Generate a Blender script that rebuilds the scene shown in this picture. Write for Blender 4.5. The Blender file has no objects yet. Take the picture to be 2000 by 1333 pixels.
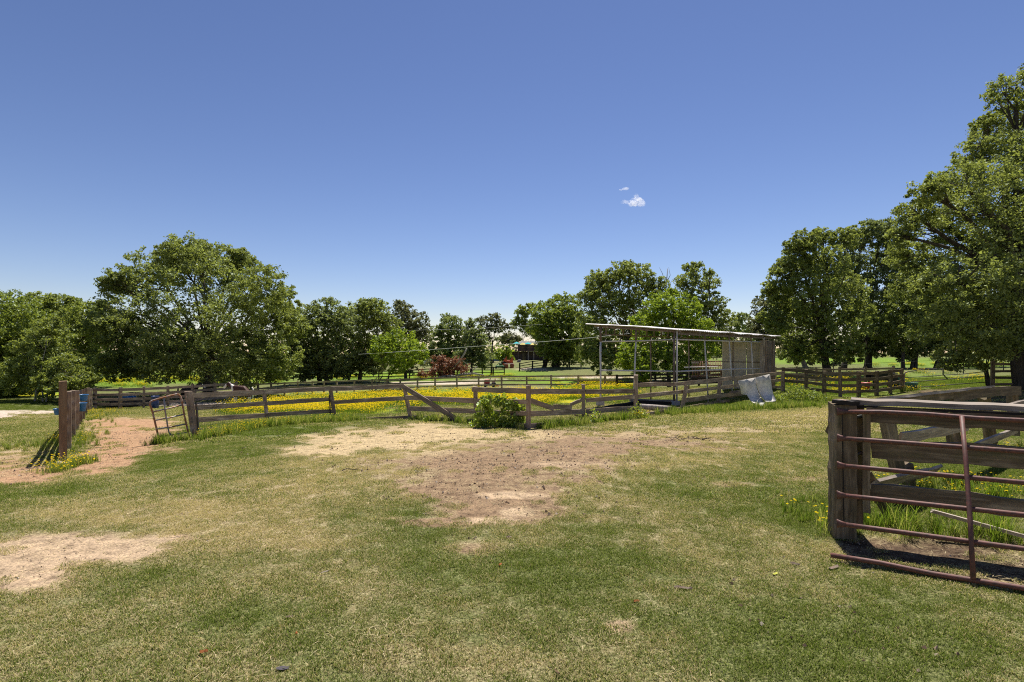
import bpy, math, random
import numpy as np
from mathutils import Vector, Matrix

random.seed(7)
RS = np.random.RandomState(11)
sc = bpy.context.scene
COL = sc.collection

# ------------------------------------------------------------------ camera, sky, sun, exposure
F, CX, HY, EYE = 1050.0, 1000.0, 690.0, 1.75
cam_d = bpy.data.cameras.new('camera'); cam = bpy.data.objects.new('camera', cam_d); COL.objects.link(cam)
cam.location = (0, 0, EYE); cam.rotation_euler = (math.radians(90), 0, 0)
cam_d.sensor_fit = 'HORIZONTAL'; cam_d.sensor_width = 36; cam_d.lens = 36 * F / 2000
cam_d.shift_y = 23.5 / 2000
cam_d.clip_start = 0.05; cam_d.clip_end = 8000
sc.camera = cam

SUN_EL, SUN_AZ = 67.0, 17.0
world = bpy.data.worlds.new('World'); sc.world = world; world.use_nodes = True
wn = world.node_tree; wn.nodes.clear()
sky = wn.nodes.new('ShaderNodeTexSky'); sky.sky_type = 'NISHITA'; sky.sun_disc = False
sky.sun_elevation = math.radians(SUN_EL); sky.sun_rotation = math.radians(SUN_AZ)
sky.air_density = 1.0; sky.dust_density = 0.08; sky.ozone_density = 5.0; sky.altitude = 0
bg = wn.nodes.new('ShaderNodeBackground'); bg.inputs['Strength'].default_value = 0.085
wo = wn.nodes.new('ShaderNodeOutputWorld')
gm = wn.nodes.new('ShaderNodeGamma'); gm.inputs['Gamma'].default_value = 1.3
tint = wn.nodes.new('ShaderNodeMix'); tint.data_type = 'RGBA'; tint.blend_type = 'MULTIPLY'; tint.inputs[0].default_value = 1.0
tint.inputs[7].default_value = (0.545, 0.425, 0.405, 1)
wn.links.new(sky.outputs[0], gm.inputs[0]); wn.links.new(gm.outputs[0], tint.inputs[6]); wn.links.new(tint.outputs[2], bg.inputs[0])
wn.links.new(bg.outputs[0], wo.inputs[0])
sun_d = bpy.data.lights.new('sun', 'SUN'); sun_d.energy = 4.4; sun_d.angle = math.radians(0.55); sun_d.color = (1.0, 0.95, 0.87)
sun = bpy.data.objects.new('sun', sun_d); COL.objects.link(sun)
_e, _a = math.radians(SUN_EL), math.radians(SUN_AZ)
SUNV = Vector((math.sin(_a) * math.cos(_e), math.cos(_a) * math.cos(_e), math.sin(_e)))
sun.rotation_euler = SUNV.to_track_quat('Z', 'Y').to_euler(); sun.location = SUNV * 60
sc.view_settings.view_transform = 'Standard'; sc.view_settings.look = 'None'
sc.view_settings.gamma = 1.0; sc.view_settings.use_curve_mapping = False
sc.view_settings.exposure = 0.85
sc.render.engine = 'CYCLES'
sc.cycles.max_bounces = 8; sc.cycles.diffuse_bounces = 3; sc.cycles.glossy_bounces = 2
sc.cycles.transmission_bounces = 5; sc.cycles.transparent_max_bounces = 4; sc.cycles.volume_bounces = 3
sc.cycles.use_denoising = False
sc.cycles.pixel_filter_type = 'BLACKMAN_HARRIS'; sc.cycles.filter_width = 1.1

# ------------------------------------------------------------------ helpers
def Wp(px, py, D):
    return Vector(((px - CX) / F * D, D, EYE - (py - HY) / F * D))

def tag(o, label=None, cat=None, group=None, kind=None):
    if label: o['label'] = label
    if cat: o['category'] = cat
    if group: o['group'] = group
    if kind: o['kind'] = kind
    return o

def empty(name, loc, label, cat, group=None, rz=0.0):
    o = bpy.data.objects.new(name, None); COL.objects.link(o)
    o.location = loc; o.rotation_euler = (0, 0, rz); o.empty_display_size = 0.2
    return tag(o, label, cat, group)

def mesh_obj(name, V, Fc, mat, parent=None, smooth=False, M=None):
    """links one mesh; V in the parent's space when M is None, else M places it"""
    me = bpy.data.meshes.new(name)
    me.from_pydata([tuple(v) for v in V], [], [tuple(f) for f in Fc]); me.update()
    if smooth:
        me.polygons.foreach_set('use_smooth', [True] * len(me.polygons))
    if mat: me.materials.append(mat)
    o = bpy.data.objects.new(name, me); COL.objects.link(o)
    if parent is not None:
        o.parent = parent
    if M is not None: o.matrix_local = M
    return o

def rel(parent, M):
    """world matrix -> local matrix below an empty that only has location / z rotation"""
    P = Matrix.Translation(parent.location) @ Matrix.Rotation(parent.rotation_euler[2], 4, 'Z')
    return P.inverted() @ M

def np_mesh(name, verts, quads, mat, parent=None, attrs=None, smooth=False, tri=False):
    k = 3 if tri else 4
    me = bpy.data.meshes.new(name)
    nv, nf = len(verts), len(quads)
    me.vertices.add(nv); me.vertices.foreach_set('co', np.asarray(verts, np.float32).ravel())
    me.loops.add(nf * k); me.loops.foreach_set('vertex_index', np.asarray(quads, np.int32).ravel())
    me.polygons.add(nf); me.polygons.foreach_set('loop_start', np.arange(0, nf * k, k, dtype=np.int32))
    if smooth: me.polygons.foreach_set('use_smooth', np.ones(nf, bool))
    me.update(calc_edges=True); me.validate()
    for an, (dom, typ, val) in (attrs or {}).items():
        a = me.attributes.new(an, typ, dom)
        if typ == 'FLOAT': a.data.foreach_set('value', np.asarray(val, np.float32).ravel())
        elif typ == 'FLOAT_COLOR': a.data.foreach_set('color', np.asarray(val, np.float32).ravel())
        elif typ == 'FLOAT_VECTOR': a.data.foreach_set('vector', np.asarray(val, np.float32).ravel())
    if mat: me.materials.append(mat)
    o = bpy.data.objects.new(name, me); COL.objects.link(o)
    if parent is not None: o.parent = parent
    return o

# ---- numpy value noise
_perm = np.random.RandomState(5).permutation(512)
def _h(ix, iy):
    return _perm[(_perm[ix & 511] + iy) & 511] / 511.0
def vnoise(x, y, s):
    x = np.asarray(x) / s + 1000.3; y = np.asarray(y) / s + 1000.7
    ix = np.floor(x).astype(int); iy = np.floor(y).astype(int)
    fx = x - ix; fy = y - iy
    fx = fx * fx * (3 - 2 * fx); fy = fy * fy * (3 - 2 * fy)
    return (_h(ix, iy) * (1 - fx) + _h(ix + 1, iy) * fx) * (1 - fy) + (_h(ix, iy + 1) * (1 - fx) + _h(ix + 1, iy + 1) * fx) * fy
def fbm(x, y, s, n=4):
    v = 0; a = 0.5; t = 0
    for i in range(n):
        v = v + a * vnoise(x + 17 * i, y - 31 * i, s / 2 ** i); t += a; a *= 0.55
    return v / t

# ------------------------------------------------------------------ materials
def node_mat(name):
    m = bpy.data.materials.new(name); m.use_nodes = True
    nt = m.node_tree; nt.nodes.clear()
    return m, nt, nt.nodes, nt.links
def N(nt, t, **kw):
    n = nt.nodes.new(t)
    for k, v in kw.items(): setattr(n, k, v)
    return n
def ramp(nt, fac, stops):
    r = N(nt, 'ShaderNodeValToRGB')
    while len(r.color_ramp.elements) < len(stops): r.color_ramp.elements.new(0.5)
    for e, (p, c) in zip(r.color_ramp.elements, stops):
        e.position = p; e.color = (c[0], c[1], c[2], 1)
    nt.links.new(fac, r.inputs[0]); return r.outputs[0]
def noise(nt, vec, scale, detail=4, rough=0.6, dist=0.0):
    n = N(nt, 'ShaderNodeTexNoise'); n.inputs['Scale'].default_value = scale
    n.inputs['Detail'].default_value = detail; n.inputs['Roughness'].default_value = rough
    n.inputs['Distortion'].default_value = dist
    if vec is not None: nt.links.new(vec, n.inputs['Vector'])
    return n.outputs['Fac']
def mapping(nt, vec, scale):
    m = N(nt, 'ShaderNodeMapping'); m.inputs['Scale'].default_value = scale
    nt.links.new(vec, m.inputs['Vector']); return m.outputs[0]
def mixc(nt, fac, a, b, mode='MIX'):
    m = N(nt, 'ShaderNodeMix', data_type='RGBA', blend_type=mode)
    for sock, v in ((m.inputs[0], fac), (m.inputs[6], a), (m.inputs[7], b)):
        if isinstance(v, (int, float)): sock.default_value = v
        elif isinstance(v, tuple): sock.default_value = (v[0], v[1], v[2], 1)
        else: nt.links.new(v, sock)
    return m.outputs[2]
def math_(nt, op, a, b=None, clamp=False):
    m = N(nt, 'ShaderNodeMath', operation=op, use_clamp=clamp)
    for s, v in zip(m.inputs, (a, b)):
        if v is None: continue
        if isinstance(v, (int, float)): s.default_value = v
        else: nt.links.new(v, s)
    return m.outputs[0]
def finish(nt, col, rough=0.85, bump=None, bs=0.3, bd=0.01, metallic=0.0, spec=0.3):
    b = N(nt, 'ShaderNodeBsdfPrincipled'); o = N(nt, 'ShaderNodeOutputMaterial')
    if isinstance(col, tuple): b.inputs['Base Color'].default_value = (*col, 1)
    else: nt.links.new(col, b.inputs['Base Color'])
    if isinstance(rough, (int, float)): b.inputs['Roughness'].default_value = rough
    else: nt.links.new(rough, b.inputs['Roughness'])
    b.inputs['Metallic'].default_value = metallic
    b.inputs['Specular IOR Level'].default_value = spec
    if bump is not None:
        bp = N(nt, 'ShaderNodeBump'); bp.inputs['Strength'].default_value = bs; bp.inputs['Distance'].default_value = bd
        nt.links.new(bump, bp.inputs['Height']); nt.links.new(bp.outputs[0], b.inputs['Normal'])
    nt.links.new(b.outputs[0], o.inputs[0]); return b

def wood_mat(name, dark, mid, light, green=None, grain=1.0):
    m, nt, ns, ls = node_mat(name)
    tc = N(nt, 'ShaderNodeTexCoord').outputs['Object']
    oi = N(nt, 'ShaderNodeObjectInfo').outputs['Random']
    add = N(nt, 'ShaderNodeVectorMath', operation='ADD'); ls.new(tc, add.inputs[0])
    cmb = N(nt, 'ShaderNodeCombineXYZ'); ls.new(math_(nt, 'MULTIPLY', oi, 37.0), cmb.inputs[0]); ls.new(math_(nt, 'MULTIPLY', oi, 11.0), cmb.inputs[2])
    ls.new(cmb.outputs[0], add.inputs[1]); v = add.outputs[0]
    g = noise(nt, mapping(nt, v, (1.6, 34 * grain, 34 * grain)), 1.0, 6, 0.65, 0.25)
    g2 = noise(nt, mapping(nt, v, (6, 130, 130)), 1.0, 3, 0.6)
    blot = noise(nt, mapping(nt, v, (2.0, 5, 5)), 1.0, 3, 0.6)
    c = ramp(nt, g, [(0.36, dark), (0.5, mid), (0.66, light)])
    c = mixc(nt, math_(nt, 'MULTIPLY', g2, 0.5), c, dark)
    c = mixc(nt, 0.55, c, ramp(nt, blot, [(0.3, tuple(x * 0.62 for x in mid)), (0.55, mid), (0.8, tuple(min(1, x * 1.35) for x in light))]))
    hv = math_(nt, 'ADD', math_(nt, 'MULTIPLY', oi, 0.5), 0.75)
    mm = N(nt, 'ShaderNodeVectorMath', operation='SCALE'); ls.new(c, mm.inputs[0]); ls.new(hv, mm.inputs['Scale']); c = mm.outputs[0]
    if green:
        gm = ramp(nt, noise(nt, mapping(nt, v, (1.5, 6, 6)), 1.0, 4, 0.7), [(0.5, (0, 0, 0)), (0.72, (1, 1, 1))])
        c = mixc(nt, math_(nt, 'MULTIPLY', gm, 0.55), c, green)
    finish(nt, c, 0.88, bump=math_(nt, 'ADD', g, math_(nt, 'MULTIPLY', g2, 0.4)), bs=0.6, bd=0.006, spec=0.2)
    return m

M_WOOD = wood_mat('weathered_wood', (0.065, 0.045, 0.032), (0.31, 0.23, 0.165), (0.6, 0.5, 0.39))
M_WOODG = wood_mat('mossy_wood', (0.035, 0.024, 0.014), (0.17, 0.125, 0.078), (0.44, 0.35, 0.24), green=(0.09, 0.1, 0.03))
M_WOODB = wood_mat('bleached_wood', (0.07, 0.05, 0.036), (0.33, 0.275, 0.225), (0.64, 0.56, 0.47))
M_WOODN = wood_mat('new_wood', (0.11, 0.065, 0.036), (0.24, 0.15, 0.088), (0.38, 0.27, 0.17), grain=0.5)
M_WOODD = wood_mat('dark_creosote_wood', (0.012, 0.01, 0.009), (0.03, 0.025, 0.022), (0.07, 0.06, 0.05))

def bark_mat(name, a, b):
    m, nt, ns, ls = node_mat(name)
    tc = N(nt, 'ShaderNodeTexCoord').outputs['Object']
    g = noise(nt, mapping(nt, tc, (9, 9, 1.8)), 1.0, 6, 0.7, 0.3)
    finish(nt, ramp(nt, g, [(0.3, a), (0.7, b)]), 0.95, bump=g, bs=0.8, bd=0.03, spec=0.1); return m
M_BARK = bark_mat('bark', (0.035, 0.028, 0.022), (0.13, 0.11, 0.09))
M_DEAD = bark_mat('dead_bark', (0.2, 0.17, 0.15), (0.48, 0.43, 0.39))

def leaf_mat(name, c1, c2, tr, gloss=0.035):
    """c1..c2: leaf reflectance range, tr: light passed through the blade"""
    m, nt, ns, ls = node_mat(name)
    a = N(nt, 'ShaderNodeAttribute', attribute_name='tone').outputs['Fac']
    col = mixc(nt, a, c1, c2)
    trc = mixc(nt, a, tuple(x * 0.7 for x in tr), tr)
    d = N(nt, 'ShaderNodeBsdfDiffuse'); ls.new(col, d.inputs[0])
    t = N(nt, 'ShaderNodeBsdfTranslucent'); ls.new(trc, t.inputs[0])
    g = N(nt, 'ShaderNodeBsdfGlossy'); g.inputs['Roughness'].default_value = 0.5; g.inputs[0].default_value = (0.8, 0.9, 0.75, 1)
    m1 = N(nt, 'ShaderNodeMixShader'); m1.inputs[0].default_value = 0.4; ls.new(d.outputs[0], m1.inputs[1]); ls.new(t.outputs[0], m1.inputs[2])
    m2 = N(nt, 'ShaderNodeMixShader'); m2.inputs[0].default_value = gloss; ls.new(m1.outputs[0], m2.inputs[1]); ls.new(g.outputs[0], m2.inputs[2])
    o = N(nt, 'ShaderNodeOutputMaterial'); ls.new(m2.outputs[0], o.inputs[0]); return m
L_OAK = leaf_mat('oak_leaves', (0.045, 0.062, 0.017), (0.26, 0.3, 0.09), (0.4, 0.46, 0.08))
L_DARK = leaf_mat('dark_leaves', (0.042, 0.06, 0.022), (0.23, 0.27, 0.11), (0.34, 0.4, 0.09))
L_MID = leaf_mat('mid_green_leaves', (0.05, 0.075, 0.015), (0.23, 0.285, 0.055), (0.38, 0.46, 0.05))
L_YG = leaf_mat('yellow_green_leaves', (0.06, 0.085, 0.02), (0.26, 0.31, 0.08), (0.42, 0.48, 0.07))
L_LIME = leaf_mat('bright_leaves', (0.06, 0.1, 0.012), (0.22, 0.3, 0.035), (0.42, 0.54, 0.035))
L_OLIVE = leaf_mat('olive_leaves', (0.05, 0.055, 0.025), (0.18, 0.185, 0.09), (0.24, 0.25, 0.08))
L_RED = leaf_mat('dead_leaves', (0.12, 0.05, 0.035), (0.3, 0.14, 0.09), (0.3, 0.12, 0.06), 0.03)
L_VINE = leaf_mat('vine_leaves', (0.08, 0.13, 0.015), (0.26, 0.36, 0.04), (0.6, 0.72, 0.05), 0.06)

def paint(name, col, rough=0.5, metallic=0.0, wear=None, wscale=6, wlo=0.5, whi=0.65, spec=0.4):
    m, nt, ns, ls = node_mat(name)
    tc = N(nt, 'ShaderNodeTexCoord').outputs['Object']
    n1 = noise(nt, tc, wscale, 5, 0.65)
    c = mixc(nt, 1.0, col, ramp(nt, noise(nt, tc, wscale * 2.7, 3), [(0.3, (0.8, 0.8, 0.8)), (0.7, (1.1, 1.1, 1.1))]), 'MULTIPLY')
    if wear:
        c = mixc(nt, ramp(nt, n1, [(wlo, (0, 0, 0)), (whi, (1, 1, 1))]), c, wear)
    finish(nt, c, rough, bump=n1, bs=0.15, bd=0.004, metallic=metallic, spec=spec); return m
M_RUST = paint('rusty_pipe', (0.17, 0.066, 0.05), 0.6, 0.0, wear=(0.09, 0.045, 0.035), wscale=24, wlo=.42, whi=.6)
M_GALV = paint('galvanised_pipe', (0.3, 0.28, 0.27), 0.45, 0.3, wear=(0.28, 0.12, 0.05), wscale=5, wlo=0.48, whi=0.6)
M_RUSTO = paint('orange_rust', (0.28, 0.12, 0.05), 0.7, 0.0, wear=(0.35, 0.32, 0.3), wscale=9)
M_WHITEM = paint('old_white_paint', (0.62, 0.58, 0.55), 0.5, 0.0, wear=(0.3, 0.17, 0.1), wscale=7, wlo=0.56, whi=0.7)
M_BROWNM = paint('brown_steel', (0.15, 0.1, 0.075), 0.6, 0.0, wear=(0.3, 0.24, 0.2), wscale=8)
M_ROOF = paint('corrugated_roof_metal', (0.66, 0.63, 0.62), 0.5, 0.1, wear=(0.3, 0.22, 0.18), wscale=3, wlo=0.55, whi=0.75)
M_SHEET = paint('old_fibre_sheet', (0.72, 0.67, 0.6), 0.7, 0.0, wear=(0.24, 0.22, 0.21), wscale=2.2, wlo=0.5, whi=0.78)
M_PLY = paint('beige_panel', (0.58, 0.51, 0.4), 0.75, 0.0, wear=(0.42, 0.37, 0.29), wscale=1.6, wlo=0.45, whi=0.7)
M_TPOST = paint('dark_green_steel', (0.03, 0.035, 0.03), 0.6, 0.2, wear=(0.12, 0.06, 0.04), wscale=12)
M_BLUE = paint('blue_plastic', (0.015, 0.14, 0.36), 0.45, 0.0, spec=0.5)
M_NAVY = paint('navy_plastic', (0.02, 0.05, 0.2), 0.45, 0.0, spec=0.5)
M_BLACK = paint('black_rubber', (0.018, 0.018, 0.02), 0.7)
M_DKGREY = paint('dark_grey_metal', (0.05, 0.05, 0.055), 0.5)
M_REDP = paint('faded_red_plastic', (0.45, 0.04, 0.035), 0.5, 0.0, spec=0.5)
M_GREENP = paint('green_plastic', (0.06, 0.17, 0.12), 0.5)
M_TEAL = paint('teal_plastic', (0.02, 0.3, 0.34), 0.5)
M_TEALC = paint('teal_canvas', (0.03, 0.42, 0.45), 0.9)
M_YELC = paint('yellow_canvas', (0.6, 0.5, 0.16), 0.9)
M_ORANGE = paint('orange_paint', (0.62, 0.13, 0.05), 0.45, 0.0, wear=(0.3, 0.12, 0.06), wscale=5, wlo=0.6, whi=0.75)
M_JGREEN = paint('green_paint', (0.06, 0.22, 0.07), 0.5)
M_WIRE = paint('grey_wire', (0.16, 0.15, 0.14), 0.6, 0.4)
M_CABLE = paint('cable', (0.55, 0.55, 0.55), 0.6)
M_CARW = paint('white_car_paint', (0.7, 0.7, 0.7), 0.25, 0.0, spec=0.6)
M_CARB = paint('blue_car_paint', (0.06, 0.11, 0.22), 0.25, 0.0, spec=0.6)
M_GLASS = paint('dark_window', (0.02, 0.025, 0.03), 0.08, 0.0, spec=0.8)
M_BRICK = paint('dark_house_wall', (0.1, 0.075, 0.06), 0.9, 0.0, wear=(0.16, 0.12, 0.1), wscale=2)
M_RROOF = paint('red_brown_deck_wood', (0.12, 0.07, 0.05), 0.85, 0.0, wear=(0.2, 0.14, 0.11), wscale=3)
M_CONC = paint('concrete', (0.42, 0.39, 0.36), 0.9, 0.0, wear=(0.3, 0.27, 0.24), wscale=9)
M_STONE = paint('pale_stone', (0.46, 0.38, 0.31), 0.95, 0.0, wear=(0.3, 0.24, 0.19), wscale=14)
M_HORSEB = paint('brown_horse_coat', (0.075, 0.025, 0.014), 0.6)
M_HORSEK = paint('black_horse_coat', (0.012, 0.011, 0.011), 0.5)
M_HORSEW = paint('white_horse_coat', (0.62, 0.58, 0.54), 0.7)

# ------------------------------------------------------------------ terrain
CP = [  # (px, py, distance) of spots where the ground was measured
 (122,903,10.1),(134,875,12.9),(143,854,15.75),(151,840,18.4),(166,818,25),(184,797,38),
 (235,799,35.5),(281,797,36),(328,794,37),(400,787,39),(312,868,13.3),(372,855,13.9),(381,852,13.9),
 (524,827,17),(654,819,18.5),(803,818,18),(930,826,16),(1032,838,14.6),(1139,824,16.2),(1242,813,17.3),
 (1330,806,20),(1404,787,25),(1528,763,28.5),(1574,767,28),(1641,775,26.5),(1712,772,27),(1761,765,28.5),
 (504,775,45),(610,770,47),(815,763,48),(935,759,48),(1076,758,47),(1204,758.7,44),(1350,757,40),
 (0,812,28),(0,772,45),(110,772,45),(100,785,38),(40,905,11),(-200,900,11),
 (1000,704,140),(870,735,72),(985,733,79),(1014,725,82),(1130,717,90),(640,748,58),(705,745,60),(790,742,68),
 (250,742,72),(100,725,150),(400,725,150),(700,715,150),(-200,740,90),
 (1617,722,55),(1695,720,58),(1828,720,58),(1903,718,60),(1700,701,125),(1950,701,110),(1400,702,130),(2300,715,60),
 (1250,744,58),(1300,738,64),(1067,718,84),(2000,760,26),(1934,757,27),(1850,760,27),(2200,760,26),
 (1173,792,22),(1320,790,23),(1480,752,31),(1000,905,8.55),(600,915,8.4),(1300,870,10.6),(1700,850,11.8),(1900,850,11.8),
 (1300,915,8.2),(1000,850,12.6),(700,850,12.6),(300,930,8.1),(0,968,7.0),(1650,800,19),(1480,806,18),
]
_P, _Z = [], []
for px, py, D in CP:
    w = Wp(px, py, D); _P.append((w.x, w.y)); _Z.append(w.z)
for x, y, z in [(0,0,0),(0,3,0),(3,3,0),(-3,3,0),(0,6,-0.02),(4,5,0),(-4,5,0),(6,7,0),(6,3,0),(-6,3,0),(-8,0,0),(8,0,0),(0,-8,0),(15,-5,0.1),(-15,-5,-0.2),(0,-60,0),
                (15,8,0.0),(-15,8,-0.4),(-60,20,-1.6),(60,20,0.3),(-60,-20,-0.5),(60,-20,0.3)]:
    _P.append((x, y)); _Z.append(z)
for k in range(16):
    a = 2 * math.pi * k / 16
    _P.append((420 * math.cos(a), 420 * math.sin(a))); _Z.append(0.6)
_P = np.array(_P); _Z = np.array(_Z)
_c2 = 2.2 ** 2
_K = np.sqrt(((_P[:, None] - _P[None]) ** 2).sum(-1) + _c2) + np.eye(len(_P)) * -0.25
_n = len(_P)
_A = np.zeros((_n + 1, _n + 1)); _A[:_n, :_n] = _K; _A[_n, :_n] = 1; _A[:_n, _n] = 1
_w = np.linalg.solve(_A, np.append(_Z, 0))
def gz_np(x, y):
    x = np.asarray(x, float).ravel(); y = np.asarray(y, float).ravel()
    out = np.full(x.shape, _w[-1])
    for i in range(0, len(x), 40000):
        xx = x[i:i + 40000, None]; yy = y[i:i + 40000, None]
        out[i:i + 40000] += np.sqrt((xx - _P[None, :, 0]) ** 2 + (yy - _P[None, :, 1]) ** 2 + _c2) @ _w[:-1]
    r = np.hypot(x, y); f = np.clip((r - 380) / 120, 0, 1)
    return out * (1 - f) + 0.5 * f
def gz(x, y): return float(gz_np([x], [y])[0])
def G(px, D, dz=0.0):
    x = (px - CX) / F * D
    return Vector((x, D, gz(x, D) + dz))

# ground masks: ellipses drawn where the photograph shows bare soil, straw, gravel, bloom
def uv_of(x, y, z):
    yy = np.maximum(y, 1.2)
    return CX + F * x / yy, HY + F * (EYE - z) / yy
def ell(u, v, ok, lst, wob):
    m = np.zeros_like(u)
    for (a, b, ra, rb, s) in lst:
        d = ((u - a) / ra) ** 2 + ((v - b) / rb) ** 2 + wob
        m = np.maximum(m, s * np.clip((1.5 - d) * .8, 0, 1))
    return m * ok
E_STRAW = [(740,862,175,26,1),(880,846,160,20,1),(640,880,120,15,.9),(1000,850,90,12,.6),(1330,840,240,14,.45),(1660,812,110,14,.35),(560,890,70,8,.5)]
E_BROWN = [(1030,888,280,46,.85),(1180,862,260,28,.75),(950,960,170,50,.8),(960,898,200,30,1),(1110,880,170,26,.9),(880,940,150,32,.8),(990,985,120,34,.85),(870,1018,95,9,1),(1230,868,190,15,.6),(1430,945,60,8,.7),(1560,935,110,8,.6),(930,1068,60,14,.6),(1000,1010,70,14,.7),
           (1080,930,120,22,.7),(780,905,110,16,.6),(1150,1010,50,8,.3),(1190,980,70,14,.3)]
E_SAND = [(760,1010,40,5,.5),(1090,905,60,6,.45),(1350,850,60,6,.4),(120,1068,210,34,1),(30,1105,130,50,1),(330,1050,60,10,.8),(1210,1218,34,14,.8),(1000,965,70,7,.7),(1010,998,30,9,.7),(960,1015,50,6,.8),(70,925,110,26,.7),(30,885,70,10,.6),(850,1012,0.1,0.1,0),(1180,905,70,6,.3)]
E_RED = [(240,862,80,40,1),(210,892,72,24,1),(175,915,70,16,.8),(250,828,95,14,1),(50,925,120,26,.85),(20,900,90,16,.6),(330,880,50,10,.6),(320,850,60,24,.7)]
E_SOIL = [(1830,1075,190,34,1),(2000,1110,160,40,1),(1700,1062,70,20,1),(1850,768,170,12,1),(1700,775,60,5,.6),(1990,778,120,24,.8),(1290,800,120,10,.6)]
E_GRAV = [(40,806,110,5,1),(-60,812,120,7,1),(110,804,30,4,.6),(60,815,60,3,.5),(350,790,150,5,.9),(600,776,120,2.5,.8),(860,748,110,4,.9),(960,742,70,3.5,.8),(1160,737,90,4,1),(1040,722,40,4,.7),(1270,742,60,3,.5),(700,764,90,2.5,.4),(1560,692,60,2,.8)]
E_BLOOM = [(900,778,340,15,1),(620,795,170,16,1),(520,803,90,8,1),(1050,775,140,12,1),(1180,757,90,8,.9),(60,771,90,5,1),(240,746,90,12,.55),(430,745,150,6,.6),(760,735,200,9,.55),(960,730,120,8,.5),(1660,768,110,6,.42),(1700,745,260,16,.32),(1650,705,260,7,.5),(1850,712,160,8,.4),(600,765,200,2,.0),(1540,735,60,8,.5),(380,737,160,10,.7),(1120,745,160,6,.5),(1560,750,120,9,.35)]
E_LUSH = [(1650,1230,380,90,.45),(1050,1110,260,40,.4),(450,1200,200,40,.3),(1480,960,180,50,.35),(1600,1000,80,40,.9),(1850,960,180,60,.9),(520,842,150,12,1),(1450,795,140,10,.9),(1560,785,90,10,.9),(165,880,24,30,.5),(240,742,160,20,.9),(1700,730,400,40,.8),(800,740,300,18,.8),(1060,830,90,8,.6),(400,900,200,30,.2),(100,950,60,16,.4),(60,850,90,12,.3)]
E_DRY = [(300,1000,330,32,.55),(480,1050,200,26,.45),(1420,850,260,30,.6),(1620,820,160,34,.7),(1250,900,160,20,.5),(700,900,200,24,.4),(620,960,160,30,.3),(200,1180,240,40,.25),(900,1290,260,40,.35),(1300,1250,200,30,.3)]
def masks(x, y, z):
    u, v = uv_of(x, y, z); ok = (y > 1.8).astype(float)
    wob = (fbm(x, y, 1.1, 4) - 0.5) * 1.7
    wf = (fbm(x, y, 4.0, 3) - 0.5) * 0.9
    far = np.clip((y - 22) / 14, 0, 1)
    wob = wob * (1 - far) + wf * far
    M = dict(straw=ell(u, v, ok, E_STRAW, wob), brown=ell(u, v, ok, E_BROWN, wob), sand=ell(u, v, ok, E_SAND, wob * .8), red=ell(u, v, ok, E_RED, wob * .5),
             soil=ell(u, v, ok, E_SOIL, wob), grav=ell(u, v, ok, E_GRAV, wob * .5), bloom=ell(u, v, ok, E_BLOOM, wob), lush=ell(u, v, ok, E_LUSH, wob), dryp=ell(u, v, ok, E_DRY, wob))
    bare = np.clip(np.maximum.reduce([M['straw'] * .9, M['brown'] * .98, M['sand'], M['red'], M['soil'] * .75, M['grav']]), 0, 1)
    M['veg'] = 1 - bare
    d = 0.42 + (fbm(x, y, 2.6, 4) - 0.5) * 1.1 + (fbm(x + 40, y, 9.0, 2) - 0.5) * 0.5
    d = d + M['dryp'] * .8 - M['lush'] * .8 + bare * .5
    M['dry'] = np.clip(d * (1 - far) + far * (0.2 + (fbm(x, y, 14, 3) - .5) * .9 - M['lush'] * .3), 0, 1)
    return M

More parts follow.
